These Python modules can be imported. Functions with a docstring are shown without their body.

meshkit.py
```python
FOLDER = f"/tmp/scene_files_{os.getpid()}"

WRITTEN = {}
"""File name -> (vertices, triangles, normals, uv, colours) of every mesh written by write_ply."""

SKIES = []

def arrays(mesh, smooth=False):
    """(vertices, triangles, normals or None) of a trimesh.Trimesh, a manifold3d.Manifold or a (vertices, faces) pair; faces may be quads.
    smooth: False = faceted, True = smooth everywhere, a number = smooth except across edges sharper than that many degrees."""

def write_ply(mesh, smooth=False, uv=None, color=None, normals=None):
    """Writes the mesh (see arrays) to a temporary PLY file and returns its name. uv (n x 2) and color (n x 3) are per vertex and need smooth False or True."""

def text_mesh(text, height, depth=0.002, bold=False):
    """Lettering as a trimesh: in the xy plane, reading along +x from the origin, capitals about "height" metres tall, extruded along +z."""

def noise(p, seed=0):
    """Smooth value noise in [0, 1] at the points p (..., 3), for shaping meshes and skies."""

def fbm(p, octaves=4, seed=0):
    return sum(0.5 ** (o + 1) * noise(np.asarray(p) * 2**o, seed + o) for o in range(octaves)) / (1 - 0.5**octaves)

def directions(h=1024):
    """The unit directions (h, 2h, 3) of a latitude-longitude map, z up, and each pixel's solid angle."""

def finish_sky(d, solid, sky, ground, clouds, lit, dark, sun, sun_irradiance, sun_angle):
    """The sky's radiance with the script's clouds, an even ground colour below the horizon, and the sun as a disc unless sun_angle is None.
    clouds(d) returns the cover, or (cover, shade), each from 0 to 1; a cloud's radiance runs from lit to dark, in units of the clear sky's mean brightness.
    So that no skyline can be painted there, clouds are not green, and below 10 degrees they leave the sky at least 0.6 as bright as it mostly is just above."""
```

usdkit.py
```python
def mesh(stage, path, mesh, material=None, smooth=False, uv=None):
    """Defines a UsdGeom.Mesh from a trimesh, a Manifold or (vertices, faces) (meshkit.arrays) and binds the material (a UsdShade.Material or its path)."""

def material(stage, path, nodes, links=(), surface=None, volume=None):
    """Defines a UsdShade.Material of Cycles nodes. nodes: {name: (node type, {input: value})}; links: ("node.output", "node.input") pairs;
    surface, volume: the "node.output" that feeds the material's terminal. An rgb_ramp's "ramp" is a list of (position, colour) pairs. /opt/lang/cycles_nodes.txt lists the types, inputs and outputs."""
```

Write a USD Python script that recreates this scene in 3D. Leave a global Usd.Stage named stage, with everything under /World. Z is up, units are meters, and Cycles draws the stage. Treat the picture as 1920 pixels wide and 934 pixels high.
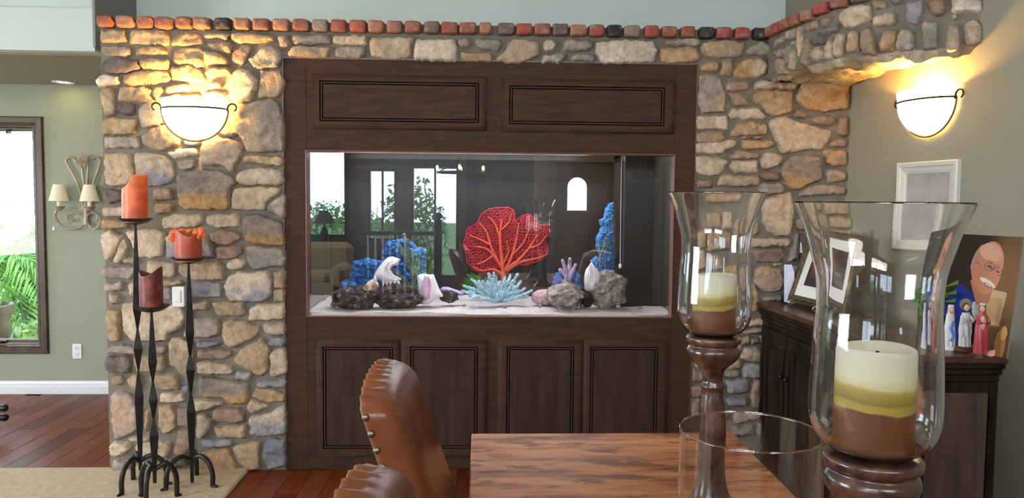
import math, random
import numpy as np
import trimesh
import shapely
from shapely.geometry import Polygon, Point, LineString
from scipy.spatial import Delaunay, Voronoi
import usdkit, meshkit
from pxr import Usd, UsdGeom, UsdLux, UsdShade, Gf, Sdf, Vt

random.seed(7)
RNG = np.random.default_rng(7)
PI = math.pi
stage = Usd.Stage.CreateInMemory()
UsdGeom.SetStageUpAxis(stage, 'Z')
UsdGeom.SetStageMetersPerUnit(stage, 1.0)
UsdGeom.Xform.Define(stage, '/World')
UsdGeom.Scope.Define(stage, '/World/Looks')

# ------------------------------------------------------------------ camera
EYE = np.array([0.0, -4.25, 1.5])
F_PX = 1440.0
_y, _p, _r = np.radians([2.372, 3.459, 0.533])
FWD = np.array([np.sin(_y) * np.cos(_p), np.cos(_y) * np.cos(_p), -np.sin(_p)])
_r0 = np.cross(FWD, [0, 0, 1.0]); _r0 /= np.linalg.norm(_r0); _u0 = np.cross(_r0, FWD)
RGT = np.cos(_r) * _r0 + np.sin(_r) * _u0
UPV = -np.sin(_r) * _r0 + np.cos(_r) * _u0
cam = UsdGeom.Camera.Define(stage, '/World/camera')
cam.CreateHorizontalApertureAttr(36.0)
cam.CreateVerticalApertureAttr(36.0 * 934 / 1920)
cam.CreateFocalLengthAttr(36.0 * F_PX / 1920)
cam.CreateClippingRangeAttr(Gf.Vec2f(0.03, 500))
cam.CreateExposureAttr(0.08)
cam.AddTransformOp().Set(Gf.Matrix4d(*RGT, 0, *UPV, 0, *(-FWD), 0, *EYE, 1))


def ray(px, py):
    d = FWD * F_PX + RGT * (px - 960) + UPV * (467 - py)
    return d / np.linalg.norm(d)


def at(px, py, y=0.0):            # the point of a wall-parallel plane (y = const) seen at a photo pixel
    d = ray(px, py)
    return EYE + d * ((y - EYE[1]) / d[1])


def atz(px, py, z=0.0):
    d = ray(px, py)
    return EYE + d * ((z - EYE[2]) / d[2])


# ------------------------------------------------------------------ daylight
dome = UsdLux.DomeLight.Define(stage, '/World/sky_dome')
dome.CreateIntensityAttr(1.0)
dome.CreateColorAttr(Gf.Vec3f(1.9, 2.35, 2.9))
sun = UsdLux.DistantLight.Define(stage, '/World/sun')
sun.CreateIntensityAttr(5.0)
sun.CreateAngleAttr(0.6)
sun.CreateColorAttr(Gf.Vec3f(1.0, 0.95, 0.85))
# sun stands behind and to the right of the house (+x, +y)
sun.AddRotateXYZOp().Set(Gf.Vec3f(-38, 14, 0))


def rect_light(name, pos, look, w, h, intensity, color):
    l = UsdLux.RectLight.Define(stage, '/World/' + name)
    l.CreateWidthAttr(w); l.CreateHeightAttr(h)
    l.CreateIntensityAttr(intensity); l.CreateColorAttr(Gf.Vec3f(*color))
    z = -np.array(look, float); z /= np.linalg.norm(z)
    x = np.cross([0, 0, 1.0], z)
    x = np.array([1.0, 0, 0]) if np.linalg.norm(x) < 1e-6 else x / np.linalg.norm(x)
    y = np.cross(z, x)
    l.AddTransformOp().Set(Gf.Matrix4d(*x, 0, *y, 0, *z, 0, *map(float, pos), 1))
    return l


# daylight panels added: unseen clerestory behind the camera, unseen side window of each room
DAY = 1.0
rect_light('added_clerestory_light', (-1.7, -7.15, 3.1), (0.15, 1, -0.25), 2.6, 0.9, 10.5 * DAY, (1.0, 0.955, 0.88))
rect_light('added_clerestory_light_b', (1.7, -7.15, 3.1), (-0.1, 1, -0.25), 2.6, 0.9, 9.5 * DAY, (1.0, 0.955, 0.88))
rect_light('added_left_light', (-5.9, -3.2, 1.6), (1, 0.35, -0.05), 2.4, 1.7, 10.0 * DAY, (1.0, 0.95, 0.87))
rect_light('daylight_far_room', (-5.9, 0.9, 1.35), (1, 0.0, -0.1), 1.2, 1.5, 1.3 * DAY, (0.80, 0.90, 1.0))

# ------------------------------------------------------------------ helpers
taken = {}


def numbered(path):
    n = taken.get(path, 0)
    taken[path] = n + 1
    return path if n == 0 else '%s_%03d' % (path, n)


def tag(o, label=None, cat=None, group=None, kind=None):
    for k, v in (('label', label), ('category', cat), ('group', group), ('kind', kind)):
        if v:
            o.SetCustomDataByKey(k, v)
    return o


def obj(name, mesh, m, parent=None, smooth=30, col=None):
    root = '/World' if parent is None else str(parent.GetPath())
    p = usdkit.mesh(stage, numbered(root + '/' + name), mesh, m, smooth=True if col is not None else smooth).GetPrim()
    if col is not None:
        UsdGeom.PrimvarsAPI(p).CreatePrimvar('col', Sdf.ValueTypeNames.Color3fArray, 'vertex').Set(Vt.Vec3fArray.FromNumpy(np.asarray(col, np.float32)))
    return p


def thing(name, label, cat, loc=(0, 0, 0), rotz=0.0, group=None):
    x = UsdGeom.Xform.Define(stage, numbered('/World/' + name))
    x.AddTranslateOp().Set(Gf.Vec3d(*map(float, loc)))
    x.AddRotateZOp().Set(float(math.degrees(rotz)))
    return tag(x.GetPrim(), label, cat, group)


def struct(name, mesh, m, smooth=30, col=None):
    return tag(obj(name, mesh, m, None, smooth, col), kind='structure')


def holder(name):
    x = UsdGeom.Xform.Define(stage, numbered('/World/' + name))
    return tag(x.GetPrim(), kind='structure')


def dup(root, loc, rotz, label):
    was = root.GetCustomData()
    import re
    base = re.sub(r'_\d{3}$', '', root.GetName())
    r = thing(base, label, was['category'], loc, rotz, was.get('group'))
    r.GetReferences().AddInternalReference(root.GetPath())
    r.SetInstanceable(True)
    return r


def cat(*ms):
    ms = [m for m in ms if m is not None]
    return trimesh.util.concatenate(ms)


def T(vs, fs):
    return trimesh.Trimesh(np.asarray(vs, float), np.asarray(fs, int), process=False)


def hull(pts):
    return trimesh.convex.convex_hull(np.asarray(pts, float))


def cbox(x0, x1, y0, y1, z0, z1, c=0.004):
    """A box with chamfered edges."""
    c = min(c, (x1 - x0) / 2.2, (y1 - y0) / 2.2, (z1 - z0) / 2.2)
    p = []
    for sx in (0, 1):
        for sy in (0, 1):
            for sz in (0, 1):
                X, Y, Z = (x0, x1)[sx], (y0, y1)[sy], (z0, z1)[sz]
                dx, dy, dz = c * (1 - 2 * sx), c * (1 - 2 * sy), c * (1 - 2 * sz)
                p += [(X, Y + dy, Z + dz), (X + dx, Y, Z + dz), (X + dx, Y + dy, Z)]
    return hull(p)


def box(x0, x1, y0, y1, z0, z1):
    m = trimesh.creation.box([x1 - x0, y1 - y0, z1 - z0])
    m.apply_translation([(x0 + x1) / 2, (y0 + y1) / 2, (z0 + z1) / 2])
    return m


def lathe(prof, n=48, closed=False):
    """Surface of revolution about z of (r, z) pairs; closed joins the last to the first."""
    prof = np.asarray(prof, float)
    a = np.arange(n) * 2 * PI / n
    v = np.stack([prof[:, None, 0] * np.cos(a), prof[:, None, 0] * np.sin(a), np.repeat(prof[:, 1:2], n, 1)], -1).reshape(-1, 3)
    k = len(prof)
    f = []
    for i in range(k if closed else k - 1):
        j = (i + 1) % k
        for s in range(n):
            t = (s + 1) % n
            f += [(i * n + s, i * n + t, j * n + t), (i * n + s, j * n + t, j * n + s)]
    m = T(v, f)
    m.merge_vertices()
    m.update_faces(m.nondegenerate_faces())
    return m


def smooth_prof(p, n=4):
    """Catmull-Rom through the points."""
    p = np.asarray(p, float)
    q = np.vstack([2 * p[0] - p[1], p, 2 * p[-1] - p[-2]])
    out = []
    for i in range(1, len(q) - 2):
        for t in np.arange(n) / n:
            out.append(0.5 * (2 * q[i] + (q[i + 1] - q[i - 1]) * t + (2 * q[i - 1] - 5 * q[i] + 4 * q[i + 1] - q[i + 2]) * t * t + (3 * q[i] - q[i - 1] - 3 * q[i + 1] + q[i + 2]) * t ** 3))
    return np.array(out + [p[-1]])


def tube(pts, rad, sides=8, cap=True, twist=0.0, start=0.0):
    p = np.asarray(pts, float)
    n = len(p)
    rad = np.broadcast_to(np.asarray(rad, float), (n,))
    t = np.gradient(p, axis=0); t /= np.linalg.norm(t, axis=1, keepdims=True) + 1e-12
    a = np.cross(t[0], [0, 0, 1.0])
    if np.linalg.norm(a) < 1e-3:
        a = np.array([1.0, 0, 0])
    v = []
    for i in range(n):
        a = a - t[i] * (a @ t[i]); a /= np.linalg.norm(a) + 1e-12
        b = np.cross(t[i], a)
        an = np.arange(sides) * 2 * PI / sides + start + twist * i / max(n - 1, 1)
        v.append(p[i] + rad[i] * (np.cos(an)[:, None] * a + np.sin(an)[:, None] * b))
    v = np.vstack(v)
    f = []
    for i in range(n - 1):
        for s in range(sides):
            u = (s + 1) % sides
            f += [(i * sides + s, i * sides + u, (i + 1) * sides + u), (i * sides + s, (i + 1) * sides + u, (i + 1) * sides + s)]
    if cap:
        v = np.vstack([v, p[0], p[-1]])
        for s in range(sides):
            u = (s + 1) % sides
            f += [(n * sides, u, s), (n * sides + 1, (n - 1) * sides + s, (n - 1) * sides + u)]
    return T(v, f)


def ball(c, r, sub=2):
    m = trimesh.creation.icosphere(sub, 1.0)
    m.apply_scale(r if np.ndim(r) == 0 else list(r))
    m.apply_translation(c)
    return m


def prism(poly, depth):
    return trimesh.creation.extrude_polygon(poly, depth, engine='earcut')


def place(m, R=None, t=None):
    m = m.copy()
    if R is not None:
        M = np.eye(4); M[:3, :3] = R
        m.apply_transform(M)
    if t is not None:
        m.apply_translation(t)
    return m


def rot(axis, deg):
    return trimesh.transformations.rotation_matrix(math.radians(deg), axis)[:3, :3]


def loft(rings, cap=True):
    n = len(rings[0]); v = np.vstack(rings); f = []
    for i in range(len(rings) - 1):
        for s in range(n):
            u = (s + 1) % n
            f += [(i * n + s, i * n + u, (i + 1) * n + u), (i * n + s, (i + 1) * n + u, (i + 1) * n + s)]
    if cap:
        for k, base in ((0, 0), (1, (len(rings) - 1) * n)):
            c = len(v); v = np.vstack([v, np.mean(rings[0 if k == 0 else -1], 0)])
            for s in range(n):
                u = (s + 1) % n
                f.append((c, base + u, base + s) if k == 0 else (c, base + s, base + u))
    return T(v, f)


def resample(poly, n):
    r = poly.exterior
    return shapely.get_coordinates(shapely.line_interpolate_point(r, np.arange(n) / n * r.length))


# ------------------------------------------------------------------ materials
LK = '/World/Looks/'


def mat(name, color, rough=0.5, metal=0.0, color2=None, scale=6.0, stretch=(1, 1, 1), detail=5.0, ramp=(0.35, 0.65), bump=0.0, bscale=None, bdist=0.01, spec=0.5, coat=0.0, extra=None, rrange=0.0, distortion=0.0, third=None):
    n = {'tc': ('texture_coordinate', {}), 'mp': ('mapping', {'scale': stretch}), 'p': ('principled_bsdf', {'base_color': color, 'roughness': rough, 'metallic': metal, 'specular_ior_level': spec, 'coat_weight': coat, 'coat_roughness': 0.12, **(extra or {})})}
    l = [('tc.object', 'mp.vector')]
    if color2 is not None:
        n['n'] = ('noise_texture', {'scale': scale, 'detail': detail, 'roughness': 0.6, 'distortion': distortion})
        stops = [(ramp[0], color), (ramp[1], color2)] if third is None else [(ramp[0], color), ((ramp[0] + ramp[1]) / 2, color2), (ramp[1], third)]
        n['r'] = ('rgb_ramp', {'ramp': stops})
        l += [('mp.vector', 'n.vector'), ('n.fac', 'r.fac'), ('r.color', 'p.base_color')]
        if rrange:
            n['rr'] = ('map_range', {'from_min': 0.3, 'from_max': 0.7, 'to_min': rough - rrange, 'to_max': rough + rrange, 'clamp': True})
            l += [('n.fac', 'rr.value'), ('rr.result', 'p.roughness')]
    if bump:
        n['bn'] = ('noise_texture', {'scale': bscale or scale * 4, 'detail': 4.0, 'roughness': 0.6})
        n['b'] = ('bump', {'strength': bump, 'distance': bdist})
        l += [('mp.vector', 'bn.vector'), ('bn.fac', 'b.height'), ('b.normal', 'p.normal')]
    return usdkit.material(stage, LK + name, n, l, surface='p.BSDF')


def colmat(name, rough=0.85, bump=0.5, bscale=60.0, bdist=0.01, vary=0.35, vscale=25.0, spec=0.3, extra=None):
    """A material whose colour is the mesh's own 'col' primvar, with fine noise over it."""
    n = {'a': ('attribute', {'attribute': 'col'}), 'tc': ('texture_coordinate', {}),
         'n': ('noise_texture', {'scale': vscale, 'detail': 6.0, 'roughness': 0.65}),
         'r': ('rgb_ramp', {'ramp': [(0.25, (1 - vary,) * 3), (0.75, (1 + vary,) * 3)]}),
         'm': ('mix_color', {'blend_type': 'multiply', 'fac': 1.0}),
         'bn': ('noise_texture', {'scale': bscale, 'detail': 6.0, 'roughness': 0.65}),
         'b': ('bump', {'strength': bump, 'distance': bdist}),
         'p': ('principled_bsdf', {'roughness': rough, 'specular_ior_level': spec, **(extra or {})})}
    l = [('tc.object', 'n.vector'), ('n.fac', 'r.fac'), ('a.color', 'm.a'), ('r.color', 'm.b'), ('m.result', 'p.base_color'),
         ('tc.object', 'bn.vector'), ('bn.fac', 'b.height'), ('b.normal', 'p.normal')]
    if not bump:
        l = l[:-3]; n.pop('bn'); n.pop('b')
    if not vary:
        l = [x for x in l if x[0].split('.')[0] not in ('n', 'r', 'm')] + [('a.color', 'p.base_color')]
        l = [x for x in l if x != ('tc.object', 'n.vector') and x[1] not in ('m.a',)]
        for k in ('n', 'r', 'm'):
            n.pop(k)
    return usdkit.material(stage, LK + name, n, l, surface='p.BSDF')


def glass(name, color=(1, 1, 1), rough=0.0, ior=1.45):
    return usdkit.material(stage, LK + name, {'p': ('principled_bsdf', {'base_color': color, 'roughness': rough, 'ior': ior, 'transmission_weight': 1.0})}, surface='p.BSDF')


def pane(name, ior=1.5, tint=(1, 1, 1)):
    n = {'t': ('transparent_bsdf', {'color': tint}), 'g': ('glossy_bsdf', {'color': (1, 1, 1), 'roughness': 0.0}), 'f': ('fresnel', {'IOR': ior}), 'm': ('mix_closure', {}),
         'ge': ('geometry', {}), 'i': ('mix_float', {'a': ior, 'b': 1.0 / ior})}                     # the same reflectance from both faces of the sheet
    return usdkit.material(stage, LK + name, n, [('ge.backfacing', 'i.fac'), ('i.result', 'f.IOR'), ('f.fac', 'm.fac'), ('t.BSDF', 'm.closure1'), ('g.BSDF', 'm.closure2')], surface='m.closure')


def emit(name, color, strength):
    return usdkit.material(stage, LK + name, {'e': ('emission', {'color': color, 'strength': strength})}, surface='e.emission')


def leafmat(name, c1, c2, rough=0.45, trans=0.4, scale=8):
    return usdkit.material(stage, LK + name, {'tc': ('texture_coordinate', {}), 'n': ('noise_texture', {'scale': scale, 'detail': 3.0}), 'r': ('rgb_ramp', {'ramp': [(0.35, c1), (0.65, c2)]}),
                           'p': ('principled_bsdf', {'roughness': rough}), 't': ('translucent_bsdf', {}), 'm': ('mix_closure', {'fac': trans})},
                           [('tc.object', 'n.vector'), ('n.fac', 'r.fac'), ('r.color', 'p.base_color'), ('r.color', 't.color'), ('p.BSDF', 'm.closure1'), ('t.BSDF', 'm.closure2')], surface='m.closure')


M = {}
M['stone'] = colmat('stone', rough=0.88, bump=0.9, bscale=48, bdist=0.016, vary=0.42, vscale=30)
M['brick'] = colmat('brick', rough=0.9, bump=0.6, bscale=90, bdist=0.006, vary=0.35, vscale=40)
M['mortar'] = mat('mortar', (0.135, 0.118, 0.095), 0.95, color2=(0.205, 0.18, 0.145), scale=9, bump=0.6, bscale=120, bdist=0.006)
M['wall_sage'] = mat('wall_sage', (0.32, 0.34, 0.28), 0.8, color2=(0.34, 0.36, 0.30), scale=3, bump=0.12, bscale=180, bdist=0.002)
M['wall_far'] = mat('wall_far', (0.285, 0.30, 0.22), 0.8, color2=(0.30, 0.315, 0.235), scale=3, bump=0.12, bscale=180, bdist=0.002)
M['wall_upper'] = mat('wall_upper', (0.56, 0.66, 0.645), 0.85, color2=(0.58, 0.68, 0.665), scale=3, bump=0.12, bscale=180, bdist=0.002)
M['wall_angled'] = mat('wall_angled', (0.27, 0.255, 0.195), 0.8, color2=(0.285, 0.27, 0.21), scale=3, bump=0.12, bscale=180, bdist=0.002)
M['ceiling'] = mat('ceiling_paint', (0.62, 0.60, 0.55), 0.85)
M['white_trim'] = mat('white_trim', (0.72, 0.73, 0.74), 0.35)
M['cab'] = mat('cabinet_wood', (0.046, 0.025, 0.017), 0.5, spec=0.07, color2=(0.070, 0.036, 0.023), scale=5, stretch=(1.2, 1.2, 9), detail=6, bump=0.06, bscale=30, bdist=0.004)
M['cab_h'] = mat('cabinet_wood_cross', (0.040, 0.022, 0.015), 0.5, spec=0.07, color2=(0.070, 0.036, 0.023), scale=5, stretch=(1.2, 1.2, 9), detail=6, bump=0.06, bscale=30, bdist=0.004)
M['cab_v'] = mat('cabinet_wood_panel', (0.036, 0.0205, 0.0135), 0.5, spec=0.07, color2=(0.056, 0.035, 0.0235), scale=3.0, stretch=(6, 1, 0.8), detail=6, bump=0.06, bscale=30, bdist=0.004)
M['groove'] = mat('cabinet_groove', (0.008, 0.005, 0.004), 0.9, spec=0.02)
M['console'] = mat('console_wood', (0.009, 0.005, 0.0038), 0.4, spec=0.08, color2=(0.032, 0.018, 0.012), scale=3, stretch=(6, 6, 1.0), detail=6, bump=0.1, bscale=25, bdist=0.006)
M['console_top'] = mat('console_top_wood', (0.045, 0.016, 0.011), 0.28, color2=(0.085, 0.032, 0.02), scale=4, stretch=(6, 1.0, 1), detail=5)
M['window_wood'] = mat('window_wood', (0.045, 0.025, 0.014), 0.4, color2=(0.09, 0.05, 0.028), scale=5, stretch=(4, 1, 1), bump=0.05)
M['carpet'] = mat('carpet_pile', (0.66, 0.50, 0.335), 0.98, color2=(0.80, 0.64, 0.45), scale=40, bump=0.9, bscale=420, bdist=0.01, spec=0.1)
M['iron'] = mat('wrought_iron', (0.012, 0.011, 0.011), 0.42, metal=0.6, color2=(0.03, 0.027, 0.025), scale=30, bump=0.25, bscale=60, bdist=0.004)
M['white_plastic'] = mat('white_plastic', (0.75, 0.76, 0.78), 0.35)
M['dark'] = mat('dark_slot', (0.02, 0.02, 0.02), 0.5)
M['brown_plate'] = mat('brown_plate', (0.22, 0.16, 0.125), 0.45)
M['leather'] = mat('leather_brown', (0.125, 0.034, 0.012), 0.30, color2=(0.23, 0.070, 0.024), scale=3.0, detail=4, bump=0.15, bscale=220, bdist=0.0015, spec=0.55, rrange=0.06)
M['nail'] = mat('nailhead_brass', (0.20, 0.165, 0.11), 0.38, metal=0.9)
M['chair_wood'] = mat('chair_wood', (0.03, 0.015, 0.01), 0.4)
M['antique'] = mat('antique_gilt_metal', (0.30, 0.24, 0.17), 0.5, metal=0.25, color2=(0.45, 0.37, 0.27), scale=20)
M['shade'] = mat('lamp_shade_cream', (0.72, 0.64, 0.48), 0.8, extra={'emission_color': (0.9, 0.75, 0.5), 'emission_strength': 0.12})
M['pane'] = pane('window_pane', 1.45)
M['glass'] = glass('clear_glass', (1, 1, 1), 0.0, 1.45)
M['glass_thin'] = pane('thin_glass', 1.5, (0.985, 0.995, 0.985))
M['tank_front'] = pane('tank_front_glass', 2.0)
M['tank_side'] = pane('tank_side_glass', 1.5, (0.85, 0.93, 0.95))
M['water'] = pane('water_surface', 1.33, (0.93, 0.97, 0.98))
M['black_back'] = mat('tank_black_back', (0.004, 0.004, 0.005), 0.35)
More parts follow.
